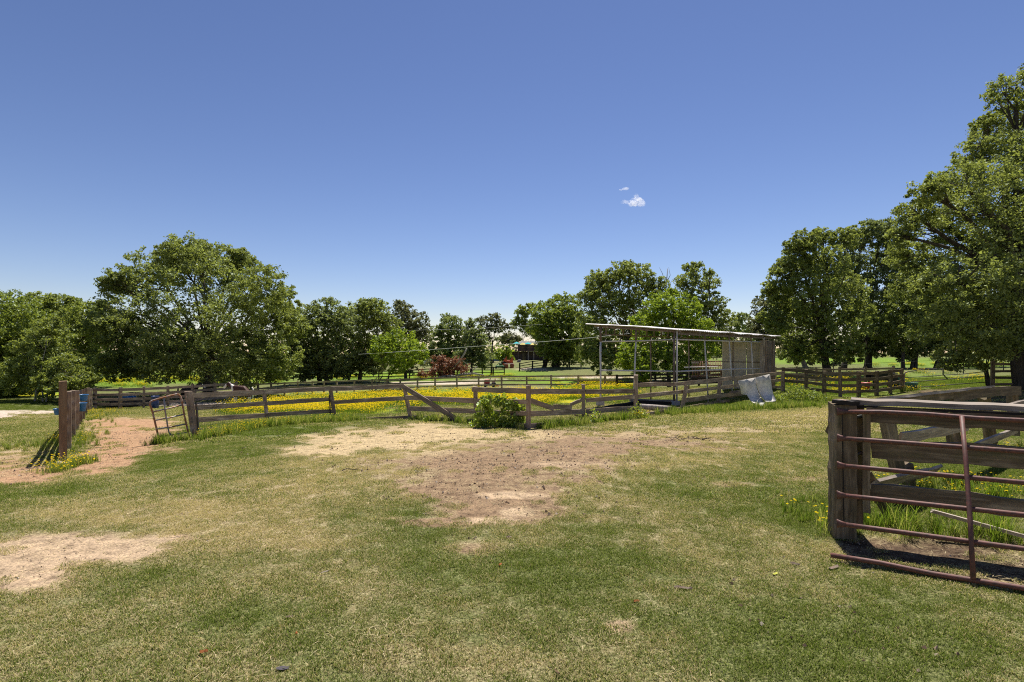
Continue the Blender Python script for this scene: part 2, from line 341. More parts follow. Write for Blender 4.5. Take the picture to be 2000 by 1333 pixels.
def make_ground():
    n = 560; t = np.linspace(-1, 1, n)
    b = 7.6; a = 1500 / math.sinh(b)
    gx = a * np.sinh(b * t); gy = a * np.sinh(b * t) + 5.0
    X, Y = np.meshgrid(gx, gy); x = X.ravel(); y = Y.ravel()
    z = gz_np(x, y)
    M = masks(x, y, z)
    near = np.clip(1 - (y - 20) / 30, 0, 1)
    z = z + ((fbm(x, y, 0.6, 3) - .5) * 0.035 + (fbm(x, y, 0.16, 2) - .5) * 0.012) * near + (fbm(x, y, 5, 2) - .5) * 0.06 * np.clip(y / 10, 0, 1)
    z = z - M['soil'] * 0.02 - 0.02
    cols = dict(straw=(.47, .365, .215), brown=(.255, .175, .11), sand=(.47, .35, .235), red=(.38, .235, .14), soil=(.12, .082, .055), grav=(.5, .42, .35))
    base = np.tile(np.array([.26, .18, .11]), (len(x), 1)); 
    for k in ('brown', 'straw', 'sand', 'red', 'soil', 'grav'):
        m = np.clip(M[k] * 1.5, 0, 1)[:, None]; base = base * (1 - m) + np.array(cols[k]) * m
    idx = np.arange(n * n).reshape(n, n)
    q = np.stack([idx[:-1, :-1], idx[:-1, 1:], idx[1:, 1:], idx[1:, :-1]], -1).reshape(-1, 4)
    m, nt, ns, ls = node_mat('ground')
    pos = N(nt, 'ShaderNodeNewGeometry').outputs['Position']
    A = lambda k: N(nt, 'ShaderNodeAttribute', attribute_name=k)
    dirt = A('dirt').outputs['Color']; veg = A('veg').outputs['Fac']; dry = A('dry').outputs['Fac']; bloom = A('bloom').outputs['Fac']
    n1 = noise(nt, pos, 7, 6, 0.7); n2 = noise(nt, pos, 45, 5, 0.75); n3 = noise(nt, pos, 1.3, 4, 0.6); n4 = noise(nt, pos, 160, 3, 0.7)
    dc = mixc(nt, 1.0, dirt, ramp(nt, n2, [(0.3, (.35, .33, .3)), (0.48, (.95, .95, .95)), (0.7, (1.5, 1.45, 1.35))]), 'MULTIPLY')
    dc = mixc(nt, 1.0, dc, ramp(nt, n1, [(0.33, (.5, .48, .46)), (0.5, (.95, .94, .92)), (0.68, (1.3, 1.27, 1.22))]), 'MULTIPLY')
    green = ramp(nt, n2, [(0.36, (.03, .035, .012)), (0.5, (.115, .13, .042)), (0.64, (.27, .27, .11))])
    tan = ramp(nt, n2, [(0.36, (.09, .065, .03)), (0.5, (.3, .235, .125)), (0.64, (.58, .48, .29))])
    dsel = math_(nt, 'ADD', dry, math_(nt, 'MULTIPLY', math_(nt, 'SUBTRACT', n1, 0.5), 1.0))
    dsel = math_(nt, 'ADD', dsel, math_(nt, 'MULTIPLY', math_(nt, 'SUBTRACT', n4, 0.5), 1.2))
    gc = mixc(nt, ramp(nt, dsel, [(0.25, (0, 0, 0)), (0.75, (1, 1, 1))]), green, tan)
    vsel = math_(nt, 'ADD', veg, math_(nt, 'MULTIPLY', math_(nt, 'SUBTRACT', n1, 0.5), 1.7))
    vsel = math_(nt, 'ADD', vsel, math_(nt, 'MULTIPLY', math_(nt, 'SUBTRACT', n3, 0.5), 1.1))
    vsel = math_(nt, 'ADD', vsel, math_(nt, 'MULTIPLY', math_(nt, 'SUBTRACT', n4, 0.5), 0.8))
    c = mixc(nt, ramp(nt, vsel, [(0.25, (0, 0, 0)), (0.75, (1, 1, 1))]), dc, gc)
    lp = mapping(nt, pos, (1, 1, 1))
    yn = noise(nt, lp, 5, 5, 0.8)
    ys = math_(nt, 'ADD', bloom, math_(nt, 'MULTIPLY', math_(nt, 'SUBTRACT', yn, 0.5), 1.6))
    fieldg = ramp(nt, n1, [(0.3, (.07, .13, .015)), (0.7, (.2, .3, .03))])
    gfar = mixc(nt, ramp(nt, bloom, [(0.0, (0, 0, 0)), (0.5, (1, 1, 1))]), c, fieldg)
    c = mixc(nt, ramp(nt, ys, [(0.6, (0, 0, 0)), (1.05, (.75, .75, .75))]), gfar, (.5, .4, .02))
    finish(nt, c, 0.95, bump=math_(nt, 'ADD', n2, math_(nt, 'MULTIPLY', n4, .5)), bs=0.7, bd=0.03, spec=0.08)
    g = np_mesh('ground', np.stack([x, y, z], -1), q, m, attrs={
        'dirt': ('POINT', 'FLOAT_COLOR', np.c_[base, np.ones(len(x))]), 'veg': ('POINT', 'FLOAT', M['veg']),
        'dry': ('POINT', 'FLOAT', M['dry']), 'bloom': ('POINT', 'FLOAT', M['bloom'])}, smooth=True)
    tag(g, kind='structure'); return g
make_ground()

# ------------------------------------------------------------------ grass, straw, weeds, flowers (uncountable: stuff)
def blade_verts(rs, n, rad, hmin, hmax, wd, lean, flat=0.0, patch='sq'):
    """n bent tapered blades inside a patch; returns verts, tris, tone per vertex"""
    if patch == 'sq': bx = rs.uniform(-rad, rad, n); by = rs.uniform(-rad, rad, n)
    else:
        r = rad * np.abs(rs.normal(0, .5, n)); a = rs.uniform(0, 6.283, n); bx = r * np.cos(a); by = r * np.sin(a)
    az = rs.uniform(0, 6.283, n); h = rs.uniform(hmin, hmax, n); ln = rs.uniform(.15, 1, n) * lean
    w = wd * rs.uniform(.6, 1.3, n)
    fx, fy = np.cos(az), np.sin(az); sx, sy = -fy, fx
    bz = rs.uniform(-.004, .004, n)
    def pt(s, lnf, hf): return np.stack([bx + fx * h * ln * lnf + sx * w * s, by + fy * h * ln * lnf + sy * w * s, bz + h * hf], -1)
    hf1, hf2 = .6 * (1 - flat), 1 - flat
    V = np.stack([pt(-1, 0, 0), pt(1, 0, 0), pt(.8, .45, hf1), pt(-.8, .45, hf1), pt(0, 1.1, hf2)], 1).reshape(-1, 3)
    k = np.arange(n)[:, None] * 5
    T = np.concatenate([k + np.array([[0, 1, 2]]), k + np.array([[0, 2, 3]]), k + np.array([[3, 2, 4]])], 0)
    tone = np.repeat(rs.uniform(0, 1, n), 5)
    return V, T, tone

def blade_mat(name, green1, green2, straw1, straw2, transl):
    m, nt, ns, ls = node_mat(name)
    tone = N(nt, 'ShaderNodeAttribute', attribute_name='tone').outputs['Fac']
    dry = N(nt, 'ShaderNodeAttribute', attribute_name='dryness', attribute_type='INSTANCER').outputs['Fac']
    sel = ramp(nt, math_(nt, 'SUBTRACT', math_(nt, 'ADD', dry, 0.5), tone), [(0.45, (0, 0, 0)), (0.55, (1, 1, 1))])
    t2 = math_(nt, 'FRACT', math_(nt, 'MULTIPLY', tone, 17.3))
    col = mixc(nt, sel, mixc(nt, t2, green1, green2), mixc(nt, t2, straw1, straw2))
    d = N(nt, 'ShaderNodeBsdfDiffuse'); ls.new(col, d.inputs[0])
    t = N(nt, 'ShaderNodeBsdfTranslucent'); ls.new(mixc(nt, 1.0, col, transl, 'MULTIPLY'), t.inputs[0])
    ms = N(nt, 'ShaderNodeMixShader'); ms.inputs[0].default_value = .35
    ls.new(d.outputs[0], ms.inputs[1]); ls.new(t.outputs[0], ms.inputs[2])
    o = N(nt, 'ShaderNodeOutputMaterial'); ls.new(ms.outputs[0], o.inputs[0]); return m
M_GRASS = blade_mat('lawn_blades', (.06, .084, .014), (.215, .26, .055), (.3, .235, .11), (.66, .55, .31), (1.3, 1.4, .8))
M_WEED = blade_mat('weed_blades', (.065, .115, .016), (.185, .255, .04), (.27, .29, .08), (.45, .42, .19), (1.5, 1.6, .7))
M_STRAW = blade_mat('straw', (.38, .3, .16), (.6, .52, .33), (.38, .3, .17), (.62, .52, .33), (1.1, 1.1, .8))
def petal_mat():
    m, nt, ns, ls = node_mat('yellow_petals')
    d = N(nt, 'ShaderNodeBsdfDiffuse'); d.inputs[0].default_value = (.74, .56, .02, 1)
    t = N(nt, 'ShaderNodeBsdfTranslucent'); t.inputs[0].default_value = (.8, .55, .01, 1)
    ms = N(nt, 'ShaderNodeMixShader'); ms.inputs[0].default_value = .4
    ls.new(d.outputs[0], ms.inputs[1]); ls.new(t.outputs[0], ms.inputs[2])
    o = N(nt, 'ShaderNodeOutputMaterial'); ls.new(ms.outputs[0], o.inputs[0]); return m
M_PETAL = petal_mat()

def template(name, V, T, tone, mats, mi=None):
    me = bpy.data.meshes.new(name); me.from_pydata(V.tolist(), [], T.tolist())
    for m in mats: me.materials.append(m)
    a = me.attributes.new('tone', 'FLOAT', 'POINT'); a.data.foreach_set('value', tone.astype(np.float32))
    if mi is not None: me.polygons.foreach_set('material_index', mi.astype(np.int32))
    me.update(); return bpy.data.objects.new(name, me)

def scatter(name, label, P, rot, scl, dry, tmpl, mats, cat):
    n = len(P)
    me = bpy.data.meshes.new(name); me.vertices.add(n); me.vertices.foreach_set('co', P.astype(np.float32).ravel())
    for an, val in (('rotz', rot), ('size', scl), ('dryness', dry)):
        a = me.attributes.new(an, 'FLOAT', 'POINT'); a.data.foreach_set('value', val.astype(np.float32))
    for m in mats: me.materials.append(m)
    o = bpy.data.objects.new(name, me); COL.objects.link(o)
    ng = bpy.data.node_groups.new(name, 'GeometryNodeTree')
    ng.interface.new_socket('Geometry', in_out='INPUT', socket_type='NodeSocketGeometry')
    ng.interface.new_socket('Geometry', in_out='OUTPUT', socket_type='NodeSocketGeometry')
    i = ng.nodes.new('NodeGroupInput'); ou = ng.nodes.new('NodeGroupOutput')
    oi = ng.nodes.new('GeometryNodeObjectInfo'); oi.inputs['Object'].default_value = tmpl; oi.inputs['As Instance'].default_value = False
    ip = ng.nodes.new('GeometryNodeInstanceOnPoints')
    na = [ng.nodes.new('GeometryNodeInputNamedAttribute') for _ in range(2)]
    for nd, nm in zip(na, ('rotz', 'size')): nd.data_type = 'FLOAT'; nd.inputs['Name'].default_value = nm
    cx = ng.nodes.new('ShaderNodeCombineXYZ')
    ng.links.new(na[0].outputs[0], cx.inputs[2])
    ng.links.new(i.outputs[0], ip.inputs['Points']); ng.links.new(oi.outputs['Geometry'], ip.inputs['Instance'])
    ng.links.new(cx.outputs[0], ip.inputs['Rotation']); ng.links.new(na[1].outputs[0], ip.inputs['Scale'])
    ng.links.new(ip.outputs[0], ou.inputs[0])
    md = o.modifiers.new('scatter', 'NODES'); md.node_group = ng
    return tag(o, label, cat, kind='stuff')

def jgrid(y0, y1, step, margin=1.0):
    xs = np.arange(-y1 * .97 - margin, y1 * .97 + margin, step); ys = np.arange(y0, y1, step)
    X, Y = np.meshgrid(xs, ys); x = X.ravel() + RS.uniform(-.5, .5, X.size) * step; y = Y.ravel() + RS.uniform(-.5, .5, X.size) * step
    k = np.abs(x) < y * .97 + margin
    x, y = x[k], y[k]; z = gz_np(x, y) - 0.02
    near = np.clip(1 - (y - 20) / 30, 0, 1)
    z = z + (fbm(x, y, 0.6, 3) - .5) * 0.035 * near + (fbm(x, y, 5, 2) - .5) * 0.06 * np.clip(y / 10, 0, 1)
    return x, y, z, masks(x, y, z)

rs = np.random.RandomState(3)
V, T, t = blade_verts(rs, 300, .1, .008, .021, .0019, 1.5)
T_LAWN = template('lawn_tuft', V, T, t, [M_GRASS])
V, T, t = blade_verts(rs, 260, .17, .014, .034, .0042, 1.2)
T_LAWN2 = template('lawn_tuft_wide', V, T, t, [M_GRASS])
parts = [(2.4, 6.5, .125, T_LAWN, 1.0), (6.5, 12.5, .165, T_LAWN, 1.25)]
P, R_, S_, D_ = [], [], [], []
for y0, y1, st, tm, sc_ in parts:
    x, y, z, M = jgrid(y0, y1, st)
    k = RS.uniform(0, 1, len(x)) < np.clip(M['veg'] * 1.5 - .22, 0.06, 1) ** 1.3
    P.append(np.stack([x, y, z], -1)[k]); R_.append(RS.uniform(0, 6.28, k.sum()))
    S_.append(RS.uniform(.7, 1.15, k.sum()) * sc_ * (1 + M['lush'][k] * .25)); D_.append(np.clip(M['dry'][k] * .85 + (fbm(x, y, .35, 3)[k] - .5) * 1.1, .05, .95))
scatter('lawn_grass', 'short mown lawn grass mixed with dry straw coloured blades', np.concatenate(P), np.concatenate(R_), np.concatenate(S_), np.concatenate(D_), T_LAWN, [M_GRASS], 'grass')
x, y, z, M = jgrid(12.5, 40, .36, 3)
k = (RS.uniform(0, 1, len(x)) < np.clip(M['veg'] * 1.4 - .2, 0.04, 1)) & (M['bloom'] < .5)
scatter('paddock_grass', 'short patchy grass growing in the paddocks beyond the lawn', np.stack([x, y, z], -1)[k], RS.uniform(0, 6.28, k.sum()), RS.uniform(.9, 1.6, k.sum()), M['dry'][k] * .8, T_LAWN2, [M_GRASS], 'grass')

# loose straw and chips over the worn places
V, T, t = blade_verts(rs, 40, .16, .02, .075, .0022, 1.3, flat=.88)
T_STR = template('straw_litter_patch', V, T, t, [M_STRAW])
x, y, z, M = jgrid(2.4, 17, .26)
dens = np.clip(M['straw'] * 1.3 + M['brown'] * .5 + M['sand'] * .35 + M['dry'] * .45 + M['red'] * .1, 0, 1)
k = RS.uniform(0, 1, len(x)) < dens
scatter('straw_litter', 'loose pale straw and dry clippings strewn over lawn and bare soil', np.stack([x, y, z + .004], -1)[k], RS.uniform(0, 6.28, k.sum()), RS.uniform(.7, 1.3, k.sum()), np.ones(k.sum()), T_STR, [M_STRAW], 'straw')

# soil crumbs and pebbles
def crumb_template():
    V, T, tn = [], [], []
    r = np.random.RandomState(8)
    for i in range(26):
        c = np.array([r.uniform(-.2, .2), r.uniform(-.2, .2), 0]); s = r.uniform(.003, .009)
        b = len(V)
        for d in ((1, 0, 0), (-.4, .9, 0), (-.5, -.8, 0), (.1, .1, .9)):
            V.append(c + np.array(d) * s * r.uniform(.7, 1.3, 3))
        T += [(b, b + 1, b + 3), (b + 1, b + 2, b + 3), (b + 2, b, b + 3)]; tn += [r.uniform()] * 4
    return np.array(V), np.array(T), np.array(tn)
def crumb_mat():
    m, nt, ns, ls = node_mat('soil_crumbs')
    t = N(nt, 'ShaderNodeAttribute', attribute_name='tone').outputs['Fac']
    finish(nt, ramp(nt, t, [(0, (.07, .045, .03)), (.5, (.2, .13, .085)), (1, (.5, .42, .33))]), .95, spec=.1); return m
M_CRUMB = crumb_mat()
V, T, t = crumb_template()
T_CR = template('soil_crumb_patch', V, T, t, [M_CRUMB])
x, y, z, M = jgrid(2.4, 17, .34)
k = RS.uniform(0, 1, len(x)) < np.clip(M['red'] * .6 + M['brown'] * .95 + M['sand'] * .08 + M['soil'] + M['straw'] * .4 + .04, 0, 1)
scatter('soil_crumbs', 'small clods, droppings and pebbles on the bare earth', np.stack([x, y, z + .002], -1)[k], RS.uniform(0, 6.28, k.sum()), RS.uniform(.6, 1.5, k.sum()) * (1 + 1.1 * (RS.uniform(0, 1, k.sum()) < .3)), np.ones(k.sum()), T_CR, [M_CRUMB], 'soil crumbs')

# flowers
def flower_patch(rad, nst, nfl, h0, h1, fr, seed):
    r = np.random.RandomState(seed)
    V, T, t = blade_verts(r, nst, rad, h0 * .5, h1 * .95, .0035, .45)
    V = list(V); T = list(T); t = list(t); mi = [0] * len(T)
    for i in range(nfl):
        c = np.array([r.uniform(-rad, rad), r.uniform(-rad, rad), r.uniform(h0, h1)])
        tx, ty = r.uniform(-.4, .4), r.uniform(-.6, .2); s = fr * r.uniform(.7, 1.2); b = len(V)
        V.append(c + np.array([0, 0, s * .35]))
        for k in range(6):
            a = k * math.pi / 3; dx, dy = math.cos(a) * s, math.sin(a) * s
            V.append(c + np.array([dx, dy, tx * dx + ty * dy]))
        for k in range(6): T.append(np.array((b, b + 1 + k, b + 1 + (k + 1) % 6))); mi.append(1)
        t += [.5] * 7
    return np.array(V), np.array(T), np.array(t), np.array(mi)
V, T, t, mi = flower_patch(.2, 60, 26, .1, .24, .013, 4)
T_FL = template('flower_patch', V, T, t, [M_WEED, M_PETAL], mi)
V, T, t, mi = flower_patch(.34, 110, 46, .12, .28, .019, 5)
T_FL2 = template('flower_patch_wide', V, T, t, [M_WEED, M_PETAL], mi)
x, y, z, M = jgrid(15, 30, .36, 3); P = np.stack([x, y, z], -1)
k = RS.uniform(0, 1, len(x)) < M['bloom'] * (-.35 + 1.85 * fbm(x, y, 1.6, 3)) * (1 - .5 * (x > 13))
P1, S1 = P[k], RS.uniform(.8, 1.4, k.sum())
x, y, z, M = jgrid(30, 75, .8, 4); P = np.stack([x, y, z], -1)
k = RS.uniform(0, 1, len(x)) < M['bloom'] ** 1.5 * (-.3 + 1.8 * fbm(x, y, 3.5, 3))
P1 = np.concatenate([P1, P[k]]); S1 = np.concatenate([S1, RS.uniform(1.1, 1.8, k.sum())])
scatter('yellow_wildflowers', 'dense yellow wildflowers carpeting the paddocks behind the rail fence', P1, RS.uniform(0, 6.28, len(P1)), S1, np.zeros(len(P1)), T_FL2, [M_WEED, M_PETAL], 'wildflowers')

def patch_pts(lst, n_per):
    out = []
    for (px, D, rx, ry, n) in lst:
        c = G(px, D)
        for _ in range(int(n * n_per)):
            a = random.uniform(0, 6.283); r = math.sqrt(random.random())
            x, y = c.x + math.cos(a) * r * rx, c.y + math.sin(a) * r * ry
            out.append((x, y))
    a = np.array(out); return np.c_[a, gz_np(a[:, 0], a[:, 1]) - .02]
def line_pts(pts, n, spread):
    out = []
    W_ = [G(px, D) for px, D in pts]
    L = [(b - a).length for a, b in zip(W_, W_[1:])]
    for a, b, l in zip(W_, W_[1:], L):
        for _ in range(int(n * l / sum(L))):
            t = random.random(); p = a.lerp(b, t)
            out.append((p.x + random.gauss(0, spread), p.y + random.gauss(0, spread)))
    a = np.array(out); return np.c_[a, gz_np(a[:, 0], a[:, 1]) - .02]
def simple_scatter(name, label, P, s0, s1, tmpl, mats, cat):
    return scatter(name, label, P, RS.uniform(0, 6.28, len(P)), RS.uniform(s0, s1, len(P)), RS.uniform(0, .6, len(P)), tmpl, mats, cat)

# ------------------------------------------------------------------ trees
def tubes(paths, sides=6):
    """paths: list of [(Vector, radius), ...] -> verts, faces of round tapered tubes"""
    V, Fc = [], []
    for pts in paths:
        prev = None
        for i, (p, r) in enumerate(pts):
            d = (pts[min(i + 1, len(pts) - 1)][0] - pts[max(i - 1, 0)][0])
            if d.length < 1e-6: d = Vector((0, 0, 1))
            d.normalize()
            u = d.cross(Vector((0, 0, 1)) if abs(d.z) < .92 else Vector((1, 0, 0))).normalized(); w = d.cross(u)
            if prev is not None and u.dot(prev) < 0: u = -u; w = -w
            prev = u
            b = len(V)
            for k in range(sides):
                a = 2 * math.pi * k / sides
                V.append(p + (u * math.cos(a) + w * math.sin(a)) * r)
            if i:
                for k in range(sides):
                    k2 = (k + 1) % sides
                    Fc.append((b - sides + k, b - sides + k2, b + k2, b + k))
        b0 = len(V) - sides * len(pts)
        Fc.append(tuple(range(b0 + sides - 1, b0 - 1, -1))); Fc.append(tuple(range(len(V) - sides, len(V))))
    return V, Fc

def leaves_np(rs, C, R, tones, per, size, up=.5, flat=.75, asp=.62):
    n = len(C) * per
    ci = np.repeat(np.arange(len(C)), per)
    d = rs.normal(0, 1, (n, 3)); d /= np.linalg.norm(d, axis=1)[:, None]
    rad = rs.uniform(0, 1, n) ** .5
    P = C[ci] + d * (rad * R[ci])[:, None] * np.array([1, 1, flat])
    nr = rs.normal(0, 1, (n, 3)) + np.array([0, 0, up]); nr /= np.linalg.norm(nr, axis=1)[:, None]
    t = np.cross(nr, rs.normal(0, 1, (n, 3))); t /= np.linalg.norm(t, axis=1)[:, None]
    b = np.cross(nr, t)
    s = size * rs.uniform(.6, 1.35, n)[:, None]
    V = np.stack([P - t * s * .5, P + b * s * asp * .5 + nr * s * .08, P + t * s * .5, P - b * s * asp * .5 + nr * s * .08], 1).reshape(-1, 3)
    q = np.arange(n * 4).reshape(n, 4)
    tone = np.repeat(np.clip(tones[ci] * .55 + rs.uniform(0, 1, n) * .5, 0, 1), 4)
    return V, q, tone

STAT = []
def tree(label, px, D, lobes, leaf, tr=.28, seed=1, density=1.0, lean=0.0, name='broadleaf_tree', lsize=None, group=None, cat='tree', bark=None, trunks=None, fork=.34, crown='crown', depthf=.55, grow=1.2):
    rs = np.random.RandomState(seed); m = D / F
    base = G(px, D, -.12)
    root = empty(name, base, label, cat, group)
    size = lsize or max(.12, .0042 * D)
    Cs, Rs, Ts = [], [], []; lob = []
    allx = [l[0] for l in lobes]; mid = (min(allx) + max(allx)) / 2; half = max(10, (max(allx) - min(allx)) / 2)
    for li, (lx, ly, lr) in enumerate(lobes):
        r = lr * m
        k = math.sqrt(max(0.05, 1 - ((lx - mid) / (half * 1.15)) ** 2))
        dy = rs.uniform(-1, 1) * half * m * depthf * k
        c = np.array(Wp(lx, ly, D)) ; c[1] += dy; c[0] *= (D + dy) / D; c[2] = EYE + (c[2] - EYE) * (D + dy) / D
        lob.append((Vector(c), r))
        r *= grow
        rc0 = max(size * 1.35, .11 * r + .14)
        ncl = int(np.clip(4.6 * (r / rc0) ** 2 * density, 8, 420))
        d = rs.normal(0, 1, (ncl, 3)); d[:, 2] += .15; d /= np.linalg.norm(d, axis=1)[:, None]
        rr = np.where(rs.uniform(0, 1, ncl) < .6, rs.uniform(.75, 1.04, ncl), rs.uniform(.2, .8, ncl)) * (r - rc0 * .3)
        Cs.append(c + d * rr[:, None] * np.array([1.05, 1.2, .9])); Rs.append(rc0 * rs.uniform(.55, 1.2, ncl)); Ts.append(rs.uniform(0, 1, ncl))
    C = np.concatenate(Cs); R = np.concatenate(Rs); T_ = np.concatenate(Ts)
    per = int(np.clip(4.2 * np.mean(R) ** 2 / (size * size * .31), 9, 34)); STAT.append((label[:30], len(C) * per))
    V, q, tone = leaves_np(rs, C, R, T_, per, size)
    V = V - np.array(base)
    cr = np_mesh(crown, V, q, leaf, root, attrs={'tone': ('POINT', 'FLOAT', tone)})
    # trunk, limbs, boughs
    zt = min(c.z - r * .4 for c, r in lob); ztop = max(c.z + r for c, r in lob)
    zf = max(base.z + 1.0, base.z + (ztop - base.z) * fork * .7)
    paths = []
    stems = trunks or [(px, tr)]
    starts = []
    for (tpx, trr) in stems:
        b0 = G(tpx, D, -.12); k = rs.uniform(-.2, .2)
        cx_ = sum(c.x for c, r in lob) / len(lob)
        f = Vector((b0.x + (cx_ - b0.x) * .3 + lean, b0.y + k, zf))
        mid_ = b0.lerp(f, .5) + Vector((rs.uniform(-.1, .1), 0, 0))
        paths.append([(b0, trr * 1.55), (b0.lerp(f, .08), trr * 1.12), (mid_, trr * .95), (f, trr * .82)])
        starts.append((f, trr))
    off = 0
    for i, (c, r) in enumerate(lob):
        f, trr = min(starts, key=lambda s: (s[0] - c).length)
        dist = (c - f).length
        midp = f.lerp(c, .5) + Vector((rs.uniform(-.1, .1) * dist, rs.uniform(-.1, .1) * dist, .12 * dist * (1 if c.z > f.z else -.2)))
        r0 = trr * (.2 + .22 * min(1, r / (60 * m)))
        q1 = f.lerp(midp, .5) + Vector((0, 0, .05 * dist))
        paths.append([(f, r0), (q1, r0 * .8), (midp, r0 * .62), (c, r0 * .38), (c + Vector((rs.uniform(-.3, .3) * r, 0, r * .6)), r0 * .14)])
        cl = Cs[i]; sel = rs.permutation(len(cl))[:min(14, max(4, len(cl) // 6))]
        for j in sel:
            e = Vector(cl[j]); o0 = midp.lerp(c, rs.uniform(.2, 1)); mm = o0.lerp(e, .5) + Vector(rs.uniform(-.12, .12, 3)) * (e - o0).length
            paths.append([(o0, r0 * .2 + .01), (mm, r0 * .13 + .008), (e, .008)])
    V, Fc = tubes(paths, 6)
    mesh_obj('trunk', [v - base for v in V], Fc, bark or M_BARK, root, smooth=True)
    return root

TL = 'trees edging the paddocks'
tree('wide dark oak spreading over the ponies in the left paddock', 408, 46, [(380,515,52),(305,530,46),(250,558,38),(225,552,20),(450,528,50),(510,565,46),(552,592,30),(280,630,66),(400,600,85),(490,640,70),(330,690,52),(455,700,55),(390,492,26),(340,500,30),(470,507,24),(535,690,42),(245,690,44),(545,620,34),(380,690,60),(225,640,36),(235,715,30),(275,722,26),(330,722,32),(430,728,30),(490,728,30),(540,722,26),(575,640,24),(200,600,14)], L_OAK, .42, 1, 1.05, group=TL)
tree('dark bushy tree filling the left edge of the photo', 10, 43, [(-25,640,62),(28,618,48),(10,690,60),(55,665,46),(-70,650,60),(38,735,38),(0,735,46),(-60,720,60),(20,765,20),(-30,760,40)], L_MID, .3, 2, group=TL)
tree('mid green tree with feathery top between the left edge and the wide oak', 118, 56, [(78,603,30),(120,608,36),(160,628,36),(60,640,36),(130,665,46),(185,655,36),(110,715,42),(180,705,38),(150,725,30),(205,715,26),(60,740,30),(100,588,12),(145,592,14),(205,625,20)], L_YG, .25, 3, group=TL)
tree('pale green drooping shrub tree overhanging the left rail fence', 72, 38, [(90,670,40),(58,710,40),(128,725,38),(30,735,36),(148,752,20),(100,752,28),(165,742,18),(95,640,22)], L_YG, .09, 4, group=TL, trunks=[(68, .07), (84, .06), (90, .05)], bark=M_DEAD)
tree('grey green round tree just right of the wide oak', 632, 57, [(600,630,32),(640,618,34),(670,638,32),(610,680,40),(650,690,38),(582,650,26),(590,715,28),(660,722,22),(575,690,24),(600,730,16),(640,726,18)], L_DARK, .22, 5, group=TL, trunks=[(624, .22), (638, .2)])
tree('tall leafy tree on two slim trunks behind the far rail fence', 702, 60, [(690,622,30),(728,612,30),(752,640,28),(700,665,38),(740,690,32),(700,706,26),(715,600,16),(675,715,18),(728,715,20)], L_OAK, .2, 6, group=TL, trunks=[(680, .12), (702, .22)])
tree('thin topped tree rising beside the gap of open sky', 792, 68, [(790,612,20),(815,632,24),(780,650,26),(820,662,20),(792,695,25),(780,597,11),(812,650,20),(800,715,16),(822,700,16)], L_OLIVE, .2, 7, density=.8, group=TL)
tree('small bright green tree in front of the thin topped tree', 751, 50, [(782,668,28),(752,688,27),(808,690,24),(775,708,24),(822,700,11),(745,668,16)], L_LIME, .1, 8, group=TL, trunks=[(751, .1), (733, .06), (720, .04)], density=.85)
tree('dark tree above the red brown brush pile', 866, 80, [(880,640,22),(860,652,20),(898,655,20),(872,622,10),(848,682,16),(880,690,26),(902,682,20),(870,706,18),(850,708,14),(838,695,14)], L_DARK, .2, 9, group=TL)
tree('dark tree with leaning pale limb right of the brush pile', 920, 74, [(925,652,18),(925,688,26),(905,700,18),(945,702,18),(920,632,10),(935,670,18)], L_DARK, .2, 10, group=TL)
tree('slender airy tree with see-through crown near the hill house', 960, 80, [(955,636,18),(975,640,16),(940,630,12),(986,658,10),(950,662,9),(966,622,12),(994,640,8)], L_OLIVE, .16, 12, density=.62, group=TL, fork=.75)
tree('low lime green bush tree left of the hill house', 978, 96, [(972,692,12),(990,690,13),(984,704,10)], L_LIME, .08, 13, group=TL)
tree('large rounded tree shading the hill house', 1067, 86, [(1072,620,32),(1058,640,26),(1100,608,34),(1122,640,34),(1088,660,36),(1070,680,20),(1108,690,28),(1132,662,28),(1085,690,26)], L_MID, .4, 14, group=TL, trunks=[(1063, .35), (1086, .6)])
tree('feathery tree top peeping behind the hill house', 1020, 158, [(1020,612,14),(1036,604,13),(1014,634,14),(1034,640,18)], L_MID, .25, 15, group=TL)
tree('broad dark oak behind the left half of the open shed', 1252, 60, [(1210,533,22),(1172,550,25),(1245,543,28),(1282,565,22),(1150,582,20),(1190,592,38),(1240,600,38),(1160,640,36),(1210,665,38),(1260,655,30),(1150,690,24),(1182,700,30),(1228,520,12)], L_OAK, .36, 16, group=TL)
tree('ragged topped oak behind the lime tree', 1380, 66, [(1355,530,18),(1340,556,22),(1378,556,22),(1350,598,32),(1390,598,26),(1412,626,22),(1370,650,34),(1330,640,28),(1400,668,24),(1340,522,8),(1385,535,9)], L_OAK, .32, 17, density=.85, group=TL)
tree('bright lime green tree directly behind the open shed', 1307, 42, [(1290,598,28),(1330,605,32),(1262,638,32),(1355,640,32),(1310,645,38),(1250,690,34),(1360,690,32),(1300,706,38),(1226,706,20),(1384,658,18),(1345,724,22),(1258,724,20),(1310,575,12)], L_LIME, .16, 18, group=TL)
tree('small far tree in the dip right of the ragged oak', 1432, 112, [(1430,640,13),(1450,625,14),(1420,660,16),(1462,650,18),(1412,685,14),(1440,680,18)], L_DARK, .3, 19, group=TL)
tree('olive grey tree above the right end of the shed roof', 1574, 70, [(1500,598,24),(1485,625,20),(1530,588,26),(1510,648,30),(1550,620,30),(1480,658,18),(1540,676,30),(1575,690,26)], L_OLIVE, .28, 20, group=TL, bark=M_DEAD)
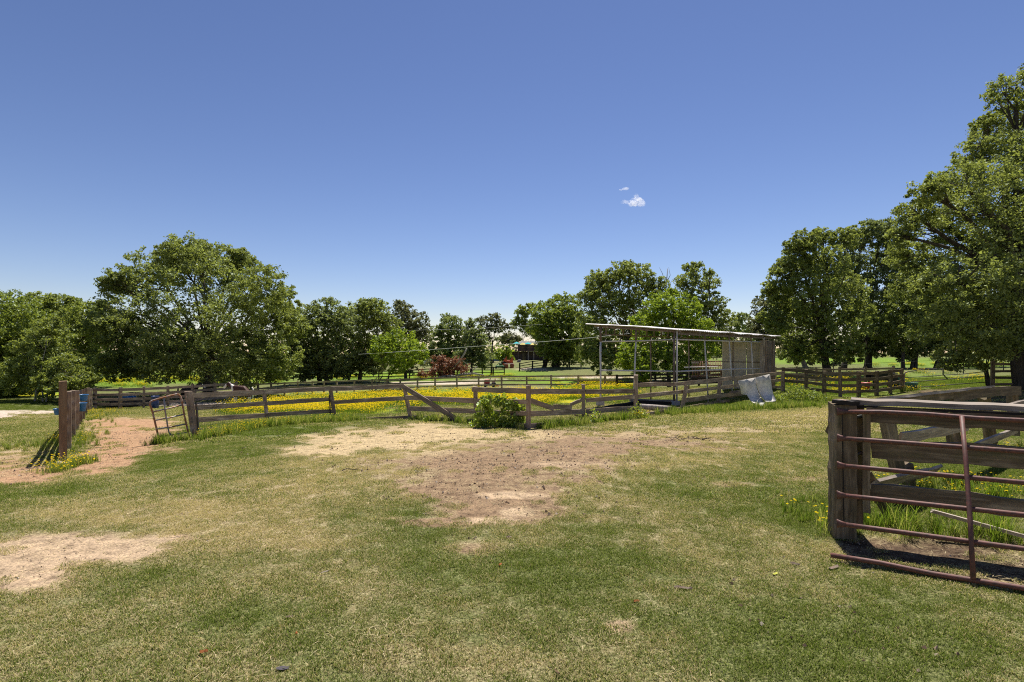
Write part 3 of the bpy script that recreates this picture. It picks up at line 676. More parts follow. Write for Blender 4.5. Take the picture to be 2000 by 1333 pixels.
tree('tall oak with crooked dark limbs left of the trunk row', 1617, 50, [(1580,472,24),(1608,466,20),(1560,505,28),(1618,516,32),(1535,548,28),(1588,565,42),(1648,565,38),(1570,628,42),(1640,640,42),(1530,600,26),(1600,676,32),(1552,686,26),(1660,690,22),(1670,610,30),(1515,640,18),(1610,600,40),(1630,690,24),(1580,520,24),(1532,522,20),(1508,568,20),(1548,482,15),(1650,468,22),(1500,620,18)], L_OAK, .33, 21, group=TL)
tree('pale far tree crown behind the left end of the house deck', 998, 165, [(996,662,11),(984,668,9),(1008,664,9),(1046,656,12)], L_OLIVE, .25, 40, group=TL)
tree('high dark tree rising behind the tall oak', 1695, 62, [(1690,458,26),(1722,450,22),(1664,472,20),(1742,478,24),(1700,515,38),(1740,558,38),(1690,600,38),(1732,636,36),(1690,668,30),(1652,520,24),(1720,680,22),(1665,560,30),(1760,520,30),(1770,580,34)], L_DARK, .36, 22, group=TL, trunks=[(1695, .36), (1647, .3)])
tree('slim trunked tree beside the pair of leaning trunks', 1764, 56, [(1750,600,34),(1780,555,34),(1770,648,36),(1800,612,32),(1760,688,20),(1730,640,26)], L_OAK, .17, 23, group=TL)
tree('twin trunk tree in the right paddock', 1784, 57, [(1802,575,32),(1830,635,32),(1792,678,22),(1826,590,32)], L_DARK, .15, 24, group=TL, trunks=[(1780, .16), (1788, .16)])
tree('straight trunked tree in the middle of the right paddock', 1828, 58, [(1840,615,36),(1862,655,32),(1830,676,22),(1872,600,34)], L_OAK, .24, 25, group=TL)
tree('shaded tree behind the far pipe gate', 1903, 62, [(1900,640,34),(1932,618,32),(1910,678,24),(1952,668,26)], L_DARK, .25, 26, group=TL)
tree('small leafy tree growing at the end of the far pipe gate', 1934, 27.5, [(1930,676,20),(1908,702,13),(1952,690,18),(1942,650,22),(1920,716,9)], L_OAK, .11, 27, group=TL)
tree('huge oak towering at the right edge of the photo', 2005, 26, [(2050,215,85),(1972,265,66),(2110,320,120),(1900,385,75),(1835,440,66),(2000,400,120),(1830,560,62),(1945,540,110),(2080,540,140),(1880,640,56),(2000,640,90),(2160,450,130),(2200,600,130),(1785,420,34),(1985,180,48),(1812,372,30),(1905,300,36),(1770,500,36),(1925,245,26),(1850,360,40),(1962,668,36),(2060,150,50),(1830,640,30),(1790,560,40),(1800,640,34),(1870,560,60),(1900,480,70),(2050,640,70),(1930,678,26),(1980,330,80),(2060,420,100),(1860,700,26),(1760,460,24),(2000,600,100)], L_OAK, .45, 28, density=1.15, depthf=.7, grow=1.06, group=TL, lsize=.125, fork=.42)

def treeline():
    rs = np.random.RandomState(77); C, R = [], []
    for x in np.arange(-330, 420, 1.4):
        px = CX + x / 185 * F
        D = 185 + rs.uniform(-25, 25)
        top = 668 + 9 * (vnoise(px, 0, 60) - .5) * 2 + 6 * (vnoise(px, 3, 16) - .5) * 2
        if px < 840: top -= 24
        elif px < 1110: top -= 7
        if px > 1380: top -= 26
        zt = EYE + (HY - top) / F * D; zb = gz(x * D / 185, D)
        for k in range(6):
            z = zb + (zt - zb) * ((k + rs.uniform(0, 1)) / 6) - .8
            C.append((x * D / 185 + rs.uniform(-1.5, 1.5), D + rs.uniform(-4, 4), z)); R.append(rs.uniform(1.2, 2.2))
    C = np.array(C); R = np.array(R)
    V, q, tone = leaves_np(rs, C, R, rs.uniform(0, 1, len(C)), 9, 1.25)
    o = np_mesh('distant_treeline', V, q, L_DARK, attrs={'tone': ('POINT', 'FLOAT', tone)})
    tag(o, 'continuous far line of woodland closing the horizon', 'woodland', kind='stuff')
treeline()

# dead snag branches and pale bare boughs
def branches(name, label, cat, D, lines, mat, sides=5):
    base = Wp(lines[0][0][0], lines[0][0][1], D)
    paths = [[(Wp(a, b, D + (i % 3) * .3) , r) for (a, b, r) in ln] for i, ln in enumerate(lines)]
    V, Fc = tubes(paths, sides)
    o = mesh_obj(name, [v - base for v in V], Fc, mat, smooth=True); o.location = base
    return tag(o, label, cat)
branches('dead_treetop', 'bare dead treetop poking above the oaks behind the shed', 'dead tree', 62,
         [[(1303,735,.2),(1300,640,.14),(1299,580,.1),(1302,550,.07),(1304,525,.03)],[(1301,560,.06),(1294,535,.03),(1288,523,.015)],[(1302,552,.05),(1309,538,.03),(1306,522,.012)],[(1299,575,.05),(1308,556,.03),(1314,545,.012)]], M_DEAD)
branches('bare_boughs', 'pale bare boughs in front of the broad dark oak', 'dead branches', 55,
         [[(1252,615,.09),(1258,603,.06),(1266,594,.05),(1275,590,.03)],[(1258,603,.05),(1256,590,.02)],[(1262,622,.08),(1245,618,.06),(1236,606,.04),(1228,603,.02)],[(1245,618,.05),(1225,615,.02)]], M_DEAD)

# brush pile: red-brown dead crown with pale fallen limbs
def brush_pile():
    D = 70; rs = np.random.RandomState(5); base = G(865, D)
    root = empty('brush_pile', base, 'heap of red-brown dead branches with pale fallen limbs by the far trees', 'brush pile')
    C, R = [], []
    for (a, b, r, n) in [(868,716,24,60),(890,708,18,30),(848,726,18,30),(825,733,10,16),(905,722,14,16),(880,730,30,40),(862,700,12,14)]:
        for _ in range(n):
            w = Wp(a + rs.normal(0, .45) * r, b + rs.normal(0, .35) * r * .7, D + rs.uniform(-1.5, 1.5))
            w.z = max(w.z, gz(w.x, w.y) + .1); C.append(w[:]); R.append(rs.uniform(.25, .6))
    C = np.array(C); V, q, tone = leaves_np(rs, C, np.array(R), rs.uniform(0, 1, len(C)), 16, .3)
    np_mesh('dead_foliage', V - np.array(base), q, L_RED, root, attrs={'tone': ('POINT', 'FLOAT', tone)})
    for ln in ([(885,738,.16),(900,732,.16),(925,730,.14),(945,733,.08)], [(855,738,.2),(880,735,.2),(905,738,.16)], [(888,716,.09),(898,705,.12),(908,690,.12),(912,680,.06)], [(905,728,.1),(920,738,.08),(935,739,.06)], [(918,733,.1),(925,722,.07),(932,716,.05)], [(900,702,.05),(912,712,.04)]):
        V, Fc = tubes([[(Wp(a, b, D - 1.2) - base, r) for a, b, r in ln]], 6)
        mesh_obj('fallen_limb', V, Fc, M_DEAD, root, smooth=True)
brush_pile()

# ------------------------------------------------------------------ timber helpers
def bar_mesh(L, w, t, seg=4, rough=.012, seed=0, taper=False, cut=.0):
    """plank along local x: length L, width w along local z, thickness t along local y"""
    r = random.Random(seed); V, Fc = [], []
    dz = [r.uniform(-rough, rough) for _ in range(seg + 1)]; dy = [r.uniform(-rough, rough) * .6 for _ in range(seg + 1)]
    for i in range(seg + 1):
        x = L * i / seg; ww = w * (1 + r.uniform(-.06, .06)) / 2
        e = r.uniform(-1, 1) * cut if i in (0, seg) else 0
        ch = t * .18
        for (sy, sz) in ((-1, -1), (1, -1), (1, 1), (-1, 1)):
            xx = x + (e * sz) + (r.uniform(-.01, .01) if i in (0, seg) else 0)
            V.append((xx, sy * t / 2 + dy[i], sz * ww + dz[i] + r.uniform(-1, 1) * rough * .35))
    for i in range(seg):
        for k in range(4):
            a = i * 4 + k; b = i * 4 + (k + 1) % 4
            Fc.append((a, b, b + 4, a + 4))
    Fc.append((3, 2, 1, 0)); n = seg * 4; Fc.append((n, n + 1, n + 2, n + 3))
    return V, Fc
def frame(A, B, up=Vector((0, 0, 1)), roll=0.0):
    x = (B - A).normalized(); y = up.cross(x)
    if y.length < 1e-4: y = Vector((0, 1, 0)).cross(x)
    y.normalize(); z = x.cross(y)
    M = Matrix((x, y, z)).transposed().to_4x4(); M.translation = A
    return M @ Matrix.Rotation(roll, 4, 'X')
_sd = [100]
def plank(name, parent, A, B, w, t, mat, seg=4, rough=.01, roll=0.0, up=None, cut=.01):
    _sd[0] += 1
    V, Fc = bar_mesh((B - A).length, w, t, seg, rough, _sd[0], cut=cut)
    M = frame(A, B, up or Vector((0, 0, 1)), roll)
    if parent is not None: M = rel(parent, M)
    return mesh_obj(name, V, Fc, mat, parent, M=M)
def post(parent, A, B, w, t, mat, facing=None, name='post', seg=3, rough=.006):
    """upright timber; facing: horizontal direction the w side runs along"""
    f = facing or Vector((1, 0, 0))
    return plank(name, parent, A, B, w, t, mat, seg, rough, up=f.cross(Vector((0, 0, 1))) * 1.0, cut=.006)
def pipe(name, parent, pts, r, mat, sides=8):
    base = parent.location if parent is not None else Vector((0, 0, 0))
    V, Fc = tubes([[(Vector(p), r) for p in pts]], sides)
    return mesh_obj(name, [v - base for v in V], Fc, mat, parent, smooth=True)

def auto_fence(name, label, group, pts, h, zs, w, t=.035, pw=.11, mat=None, skip=(), sub=0):
    mat = mat or M_WOOD
    W_ = []
    for (px, D) in pts: W_.append(G(px, D))
    if sub:
        out = [W_[0]]
        for a, b in zip(W_, W_[1:]):
            n = max(1, round((b - a).length / sub))
            for k in range(1, n + 1):
                p = a.lerp(b, k / n); p.z = gz(p.x, p.y); out.append(p)
        W_ = out
    root = empty(name, W_[0], label, 'fence', group)
    for i, p in enumerate(W_):
        d = (W_[min(i + 1, len(W_) - 1)] - W_[max(i - 1, 0)]); d.z = 0; d.normalize()
        l = Vector((random.uniform(-.02, .02), random.uniform(-.02, .02), 0))
        post(root, p - Vector((0, 0, .15)), p + Vector((0, 0, h + random.uniform(-.02, .03))) + l, pw, pw, mat, d)
    for i, (a, b) in enumerate(zip(W_, W_[1:])):
        d = (b - a); d.z = 0; d.normalize(); nrm = Vector((d.y, -d.x, 0))
        if nrm.y > 0: nrm = -nrm
        off = nrm * (pw / 2 + t / 2 + .004)
        for k, z in enumerate(zs):
            if (i, k) in skip: continue
            j = Vector((0, 0, random.uniform(-.015, .015)))
            plank('rail', root, a + off + d * .004 + Vector((0, 0, z)) + j, b + off - d * .004 + Vector((0, 0, z)) - j * .5, w, t, mat, 3, .008)
    return root

FG = 'timber rail fences'
auto_fence('rail_fence', 'rail fence with feed buckets running back from the tall square post', FG, [(134,12.9),(143,15.75),(151,18.4),(157,21.4),(162.5,24.5),(167.5,27.6),(172.5,30.9),(177.5,34.3),(183.5,37.8)], 1.36, (.28,.6,.92,1.24), .14, pw=.12)
# the near post of that line and its rails
def near_post():
    A = G(122.8, 10.1, -.2); top = Wp(122.8, 745, 10.1)
    root = empty('square_fence_post', G(122.8, 10.1), 'tall thick square post of newer brown wood at the near left', 'post')
    post(root, A, top, .125, .12, M_WOODN, Vector((.77, .64, 0)).normalized(), seg=5, rough=.003)
    B = G(134, 12.9)
    for z in (.3, .62, .94, 1.26):
        a = G(121, 10.15); off = Vector((-.13, 0, 0))
        plank('rail', root, Vector((a.x - .03, a.y + .08, a.z + z + .02)) + off * .4, Vector((B.x, B.y, B.z + z)) + off * .6, .14, .035, M_WOOD, 3, .008)
near_post()
auto_fence('rail_fence', 'four board fence crossing the shade beneath the wide oak', FG, [(186,37.4),(235,35.5),(281,36),(328,37),(376,38),(420,39.5),(462,41)], 1.42, (.3,.62,.94,1.26), .17, t=.04, pw=.15)
auto_fence('rail_fence', 'long three rail fence curving across the flower paddock', FG, [(478,43.5),(504,45),(529,45.7),(555.6,46.2),(581,46.8),(610,47),(633,47.2),(658,47.4),(692,47.6),(727,47.8),(756,47.9),(782,48),(815.6,48),(849.5,48),(892.6,48),(935,48),(980,47.6),(1029,47.2),(1076.5,47),(1129.4,46),(1182,45),(1204.6,44)], 1.12, (.3,.66,1.03), .13, pw=.14)
auto_fence('rail_fence', 'dark board fence passing behind the open shed', FG, [(1204.6,43.6),(1240,41),(1280,40),(1320,38.5),(1365,37),(1410,36)], 1.1, (.25,.5,.75,1.0), .13, pw=.12, mat=M_WOODD)
auto_fence('rail_fence', 'leaning old rail fence between the shed and the red tub', FG, [(1530,28.6),(1574,28),(1610,27.2),(1641,26.5),(1677,26.7),(1712,27),(1739,27.8),(1761,28.5)], 1.2, (.22,.52,.82,1.1), .15, pw=.14, mat=M_WOODG, skip={(0,0)})
auto_fence('rail_fence', 'second rail fence glimpsed close behind the leaning one', FG, [(1515,34),(1556,33.5),(1594,33),(1640,33),(1690,33),(1745,33.5)], 1.15, (.35,.7,1.0), .11, pw=.12, mat=M_WOOD)
auto_fence('rail_fence', 'distant black rail fence left of the hill track', FG, [(872,76),(893,77),(920,78),(942,79),(964,79),(985,79)], 1.2, (.35,.75,1.12), .11, pw=.15, mat=M_WOODD)
auto_fence('rail_fence', 'distant black rail fence under the large rounded tree', FG, [(1015,82),(1040,83.5),(1062,85),(1090,87),(1112,88.5),(1135,90)], 1.2, (.35,.75,1.12), .11, pw=.16, mat=M_WOODD)
auto_fence('rail_fence', 'shadowed rail fence below the drooping shrub at far left', FG, [(-60,45),(-10,45),(18,45),(44,45),(72,45),(105,45),(140,46),(170,47)], 1.15, (.3,.65,1.0), .13, pw=.16, mat=M_WOODD)
auto_fence('rail_fence', 'low far fence running behind the trunks of the left trees', FG, [(400,66),(450,66),(500,66),(560,66),(620,66),(680,67),(740,68),(800,70),(850,73)], 1.15, (.35,.7,1.05), .12, pw=.14, mat=M_WOODD, sub=3.2)
auto_fence('rail_fence', 'four bar dark fence between the small tree and the huge oak', FG, [(1938,26.6),(1990,26.2),(2075,26)], 1.36, (.2,.52,.84,1.18), .12, pw=.15, mat=M_WOODG)
auto_fence('rail_fence', 'far pale fence at the top of the right field', FG, [(1340,120),(1400,120),(1470,120),(1540,120)], 1.3, (.5,1.1), .14, pw=.16, mat=M_WOOD, sub=5)

# ------------------------------------------------------------------ broken pen fence in the middle
def pen_fence():
    root = empty('pen_fence', G(381, 13.9), 'crooked pen fence with missing and slipped boards and wire mesh across the middle', 'fence')
    Dm = {367: 13.9, 381: 13.9, 515: 17, 524: 17, 645: 18.5, 654: 18.5, 789: 18, 803: 18, 930: 16, 1032: 14.6, 1140: 16.2, 1242: 17.3, 1336: 20, 1405: 25, 1530: 28.5}
    ks = sorted(Dm)
    def Dt(px):
        if px <= ks[0]: return Dm[ks[0]]
        for a, b in zip(ks, ks[1:]):
            if a <= px <= b: return 1 / ((1 / Dm[a]) + (1 / Dm[b] - 1 / Dm[a]) * (px - a) / (b - a))
        return Dm[ks[-1]]
    def P(px, py, d=0): return Wp(px, py, Dt(px) + d)
    posts = [(368,765,383,862,.2),(516,772,524,832,.13),(645,757,655,824,.15),(789,753,803,822,.15),(928.5,755,930,831,.15),(1032,753,1032,843,.155),(1139.6,750.6,1139.6,829,.13),(1242,733,1242,816,.16),(1341,754,1330,808,.17),(1406,745,1403,790,.2),(1529,728,1528,766,.2)]
    for (tx, ty, bx, by, w) in posts:
        D = Dt(bx); pb = Wp(bx, by, D); post(root, pb, Wp(tx, ty, D), w, w * .85, M_WOOD, Vector((pb.y, -pb.x, 0)).normalized())
    rails = [  # ax, ay, bx, by, width
        (363,774,515,766.5,.145),(515,766.5,645,759.5,.14),(645,760,789,755,.14),
        (367,798,520,788.5,.13),(520,788.5,648,780,.13),(648,787,791,778,.13),
        (372,822,522,811,.13),(522,811,650,803,.125),
        (378,843,524,828,.12),(524,828,652,819,.12),(655,824,800,815.5,.13),
        (792,777,930,783,.15),(797,798,928,803.5,.14),(800,815,931,825,.14),
        (922,761,1029,764.5,.14),(930,783,1030,786,.13),(930,804,1030,808.5,.13),(931,825,1031,833,.16),
        (1036,765,1140,765,.145),(1036,809,1140,804,.145),(1036,832,1140,826.5,.13),
        (1036,783,1081,798,.13),(1081,795.5,1116,795.5,.14),(1114,791,1138,781,.1),
        (1144,765,1240,764.5,.14),(1144,782,1240,775.5,.13),(1144,803.5,1240,798,.15),(1144,826,1240,814,.12),
        (1246,752.5,1336,750,.14),(1336,750,1434,739,.16),(1434,739,1532,728.5,.17),
        (1246,775,1341,764.5,.13),(1341,765,1443,753,.14),(1332,783,1445,769,.16),(1256,811,1404,786,.13),(1404,786,1424,783,.13),
        (1424,772,1462,764,.3),(1500,745.5,1530,742,.14),(1508,757,1530,757,.14),(1440,744,1480,740,.2)]
    for (ax, ay, bx, by, w) in rails:
        plank('rail', root, P(ax, ay, -.11), P(bx, by, -.11), w, .035, M_WOOD, 4, .009)
    # fallen diagonal
    plank('slipped_board', root, P(787, 756, -.19), P(890, 818, -.19), .16, .035, M_WOOD, 5, .012)
    plank('loose_board', root, P(1122, 811, .15), P(1137, 815, .15), .04, .03, M_WOOD, 2, .004)
    # wire mesh
    V, Fc = [], []
    def wire(a, b, r=.0021):
        d = (b - a).normalized(); u = d.cross(Vector((0, 1, 0)));
        if u.length < .1: u = d.cross(Vector((0, 0, 1)))
        u.normalize(); w = d.cross(u); i = len(V)
        for p in (a, b):
            for k in range(3):
                an = 2.094 * k; V.append(p + (u * math.cos(an) + w * math.sin(an)) * r - root.location)
        for k in range(3): Fc.append((i + k, i + (k + 1) % 3, i + 3 + (k + 1) % 3, i + 3 + k))
    spans = [(384,790,524,776,384,846,524,830),(524,776,652,768,524,830,652,819),(652,768,792,760,656,819,800,816),(797,780,930,784,801,816,930,826),(935,784,1030,786,932,826,1030,836)]
    for (ax, ay, bx, by, cx_, cy, dx, dy) in spans:
        a, b, c, d = P(ax, ay, .07), P(bx, by, .07), P(cx_, cy, .07), P(dx, dy, .07)
        n = int((b - a).length / .075)
        for k in range(n): wire(a.lerp(b, k / n), c.lerp(d, k / n))
        for k in range(9): wire(a.lerp(c, k / 8), b.lerp(d, k / 8))
    tag(mesh_obj('wire_mesh', V, Fc, M_WIRE, root), kind='stuff')
    for (tx, ty, bx, by) in ((383,786,388,845),(643,772,646,819),(1409,740,1405,793)):
        D = Dt(bx) - .25; A, B = Wp(bx, by, D), Wp(tx, ty, D)
        plank('steel_stake', root, A, B, .04, .035, M_TPOST, 2, .002, up=Vector((0, 1, 0)))
pen_fence()

# ------------------------------------------------------------------ near right: post, timber gate, broken side fence, pipe gate
def near_right():
    base = Wp(1646, 1040, 5.2); base.z = gz(base.x, base.y)
    g = empty('timber_gate_post', base, 'massive square old post with rotten top beside the timber gate', 'post')
    A = Wp(1645, 1046, 5.2); B = Wp(1645, 789, 5.2)
    post(g, A, B, .185, .19, M_WOODG, Vector((1, -.25, 0)).normalized(), seg=14, rough=.009)
    A2 = Wp(1668, 1030, 5.3); B2 = Wp(1668, 790, 5.3)
    plank('side_board', g, A2, B2, .05, .16, M_WOODG, 5, .005, up=Vector((0, 1, 0)))
    plank('rotten_splinter', g, Wp(1633, 785, 5.15), Wp(1670, 787, 5.15), .035, .12, M_WOODD, 5, .012)
    plank('rotten_splinter', g, Wp(1632, 781, 5.3), Wp(1662, 786, 5.2), .02, .07, M_WOOD, 4, .01)
    plank('wedge', g, Wp(1618, 836, 5.5), Wp(1630, 848, 5.4), .1, .04, M_WOODG, 2, .006)
    plank('split', g, Wp(1648, 1020, 5.098), Wp(1645, 800, 5.098), .009, .006, M_WOODD, 8, .004, up=Vector((0, 1, 0)))
    for y in (812, 884, 972):
        pipe('hinge', g, [Wp(1662, y, 5.12), Wp(1674, y + 3, 5.1), Wp(1684, y + 1, 5.08)], .017, M_TPOST, 8)
        plank('hinge_plate', g, Wp(1668, y - 9, 5.12), Wp(1668, y + 9, 5.12), .05, .012, M_TPOST, 1, 0, up=Vector((0, 1, 0)))
    # timber gate: line from (1690, D 5.12) to (2000, D 4.6) and on
    Pa = Wp(1690, 690, 5.12); Pb = Wp(2000, 690, 4.6); dv = (Pb - Pa); Lp = dv.length; dv.normalize()
    nrm = Vector((dv.y, -dv.x, 0)).normalized()
    if nrm.y > 0: nrm = -nrm
    t = empty('timber_gate', Vector((Pa.x, Pa.y, gz(Pa.x, Pa.y))), 'heavy dark plank gate with flat weathered cap board behind the rusty pipes', 'gate')
    def Q(s, z, off=0.0): return Vector((Pa.x, Pa.y, 0)) + dv * s + nrm * off + Vector((0, 0, z))
    GL = 3.4
    plank('cap_board', t, Q(-.1, 1.275, -.17), Q(GL, 1.25, -.17), .33, .045, M_WOODB, 20, .01, roll=math.radians(90), cut=.02)
    plank('cap_edge', t, Q(-.08, 1.2385, .0), Q(GL, 1.218, .0), .022, .04, M_WOODD, 8, .004)
    plank('top_rail', t, Q(.0, 1.16, 0), Q(GL, 1.13, 0), .14, .05, M_WOODG, 16, .009)
    plank('middle_rail', t, Q(.04, .85, 0), Q(GL, .82, 0), .185, .05, M_WOODG, 18, .016)
    plank('lower_rail', t, Q(.04, .44, 0), Q(GL, .40, 0), .15, .06, M_WOODG, 18, .012)
    plank('stile', t, Q(.0, .26, .06), Q(.0, 1.2, .06), .085, .06, M_WOODG, 5, .004, up=nrm)
    plank('stile', t, Q(GL - .1, .26, .06), Q(GL - .1, 1.2, .06), .085, .06, M_WOODG, 5, .004, up=nrm)
    plank('loose_lath', t, Wp(1820, 999, 5.2), Wp(2010, 1050, 4.9), .03, .045, M_WOODB, 4, .004)
    # broken side fence behind
    s = empty('chute_fence', G(1745, 6.5), 'collapsing timber fence with tilted grey boards behind the near gate', 'fence')
    post(s, Wp(1752, 915, 6.5), Wp(1733, 822, 6.5), .14, .11, M_WOODG, Vector((1, 0, 0)))
    post(s, Wp(1742, 1012, 5.75), Wp(1690, 925, 5.75), .1, .09, M_WOODG, Vector((1, 0, 0)))
    post(s, Wp(1778, 962, 6.6), Wp(1770, 905, 6.6), .11, .1, M_WOODG, Vector((1, 0, 0)))
    post(s, Wp(1871, 898, 7.9), Wp(1858, 838, 7.9), .15, .11, M_WOODG, Vector((1, 0, 0)))
    post(s, Wp(1936, 865, 9.2), Wp(1922, 776, 8.9), .14, .11, M_WOODG, Vector((1, 0, 0)))
    post(s, Wp(1980, 850, 9.6), Wp(1977, 768, 9.6), .13, .11, M_WOODG, Vector((1, 0, 0)))
    plank('thick_board', s, Wp(1728, 783, 6.3), Wp(1858, 772, 7.8), .1, .05, M_WOODG, 5, .008)
    plank('cap_board', s, Wp(1725, 779.5, 6.3), Wp(1935, 755.5, 8.9), .13, .035, M_WOODB, 7, .008, roll=math.radians(78))
    plank('rail', s, Wp(1859, 772, 7.8), Wp(1937, 766, 8.8), .17, .045, M_WOODG, 5, .012)
    plank('rail', s, Wp(1937, 766, 8.8), Wp(1991, 763, 9.5), .16, .045, M_WOODG, 4, .008)
    plank('rail', s, Wp(1968, 793, 7.6), Wp(2060, 775, 7.9), .06, .05, M_WOODB, 4, .006)
    plank('tilted_board', s, Wp(1757, 857, 6.5), Wp(1892, 832, 7.9), .15, .035, M_WOODB, 5, .008, roll=math.radians(18))
    plank('tilted_board', s, Wp(1855, 893, 7.4), Wp(1989, 838, 9.3), .14, .035, M_WOODB, 5, .008, roll=math.radians(24))
    plank('tilted_board', s, Wp(1700, 950, 5.7), Wp(1830, 918, 6.9), .19, .035, M_WOODB, 5, .008, roll=math.radians(42))
    # pipe gate
    ga, gb = Vector(Wp(1634, 1092, 4.54)), Vector(Wp(2000, 1157, 3.93)); ga.z = gb.z = 0
    d = (gb - ga); L = d.length; d.normalize()
    r = empty('pipe_gate', ga, 'rusty red-brown pipe gate with six bars leaning before the plank gate', 'gate')
    nb = Vector((-d.y, d.x, 0))
    if nb.y < 0: nb = -nb
    LEAN, ZT = .67, 1.19
    tl = [(1.0, 1.0), (.804, .80), (.61, .61), (.41, .42), (.224, .229), (.022, .016)]
    EX = 2.3
    for k, (t0, t1) in enumerate(tl):
        s0 = -.045 if k == 5 else 0
        pts = []
        for j in range(9):
            sx = s0 + (L * EX - s0) * j / 8
            t_ = t0 + (t1 - t0) * sx / L + (.012 if k == 0 and .2 < sx < .7 else 0)
            zz = .008 * math.sin(j * 2.1) if k == 5 else 0
            pts.append(ga + d * sx + nb * (LEAN * t_) + Vector((0, 0, ZT * t_ + zz + .004)))
        paths = [[(p, .0205) for p in pts]]
        V, Fc = tubes(paths, 12)
        if k < 5:   # flattened, flared cut end
            for i in range(12):
                v = V[i]; c = pts[0]; o_ = v - c; V[i] = c + Vector((o_.x * .55, o_.y * .55, o_.z * 1.75))
            # ring just behind the flare
            b = len(V); c2 = pts[0] + d * .07
            V2, F2 = tubes([[(pts[0], .0205), (pts[0] + d * .03, .0215), (c2, .0206)], [(c2, .0205)] + [(p, .0205) for p in pts[1:]]], 12)
            for i in range(12):
                o_ = V2[i] - pts[0]; V2[i] = pts[0] + Vector((o_.x * .5, o_.y * .5, o_.z * 1.9))
                o_ = V2[12 + i] - (pts[0] + d * .03); V2[12 + i] = pts[0] + d * .03 + Vector((o_.x * .8, o_.y * .8, o_.z * 1.35))
            V, Fc = V2, F2
        mesh_obj('bar', [v - ga for v in V], Fc, M_RUST, r, smooth=True)
    def at(px, t_):
        o = ga + nb * (LEAN * t_); tt = (px - CX) / F
        return o + d * ((tt * o.y - o.x) / (d.x - tt * d.y)) + Vector((0, 0, ZT * t_)) - nb * .034 + Vector((0, 0, .016))
    pipe('brace', r, [at(1877, 1.0), at(1885, .7), at(1893, .35), at(1899, .02)], .017, M_RUST, 10)
    pipe('end_upright', r, [ga + d * L * EX, ga + d * L * EX + nb * LEAN + Vector((0, 0, ZT))], .021, M_RUST, 10)
near_right()

# ------------------------------------------------------------------ small bent panel gate at left
def panel_gate():
    D0, D1 = 13.2, 13.8
    def P(px, py): return Wp(px, py, D0 + (D1 - D0) * (px - 295) / 75)
    r = empty('panel_gate', G(313, 13.3), 'small tilted tube gate with rusty orange rounded corners by the pen corner', 'gate')
    pipe('frame', r, [P(313,867), P(305,835), P(298,805), P(292.5,790), P(293.5,785.5), P(297,783), P(320,776.5), P(344,770.5), P(349,771), P(352.5,775), P(355.5,784), P(360,812), P(366,838), P(371,858)], .022, M_RUSTO)
    pipe('bar', r, [P(313,867), P(352,862.5)], .02, M_GALV)
    for a, b, c, e in ((298,805,355,791.5),(300.5,822,358,810),(304.5,838.5,362,829),(309,853,366.5,845)):
        pipe('bar', r, [P(a, b), P((a + c) / 2, (b + e) / 2 + .6), P(c, e)], .0185, M_GALV)
    pipe('brace', r, [P(320,777), P(322,800), P(327,830), P(330,845), P(336,852), P(337,863)], .019, M_GALV)
panel_gate()

# ------------------------------------------------------------------ far pipe gate on the right
def far_gate():
    r = empty('field_gate', G(1767, 28.8), 'long sagging thin pipe gate in the right hand field fence', 'gate')
    def P(px, py): return Wp(px, py, 28.8 + (27.3 - 28.8) * (px - 1767) / 158)
    pipe('upright', r, [P(1767,764), P(1766,745), P(1766,733), P(1768,728), P(1772,727)], .035, M_GALV)
    pipe('upright', r, [P(1926,753), P(1924,725), P(1923.5,714)], .03, M_TPOST)
    for pts in ([(1772,727),(1800,722),(1840,720.5),(1880,716.5),(1923,713)],[(1767,738),(1810,736),(1842,733),(1880,731),(1924,726.5)],[(1767,747.5),(1800,745),(1850,741),(1890,737.5),(1924,736)],[(1788,757),(1820,755),(1860,751.5),(1925,747)]):
        pipe('bar', r, [P(a, b) for a, b in pts], .02, M_TPOST)
    pipe('broken_brace', r, [P(1842,721), P(1842,732), P(1851,741)], .03, M_DKGREY)
far_gate()

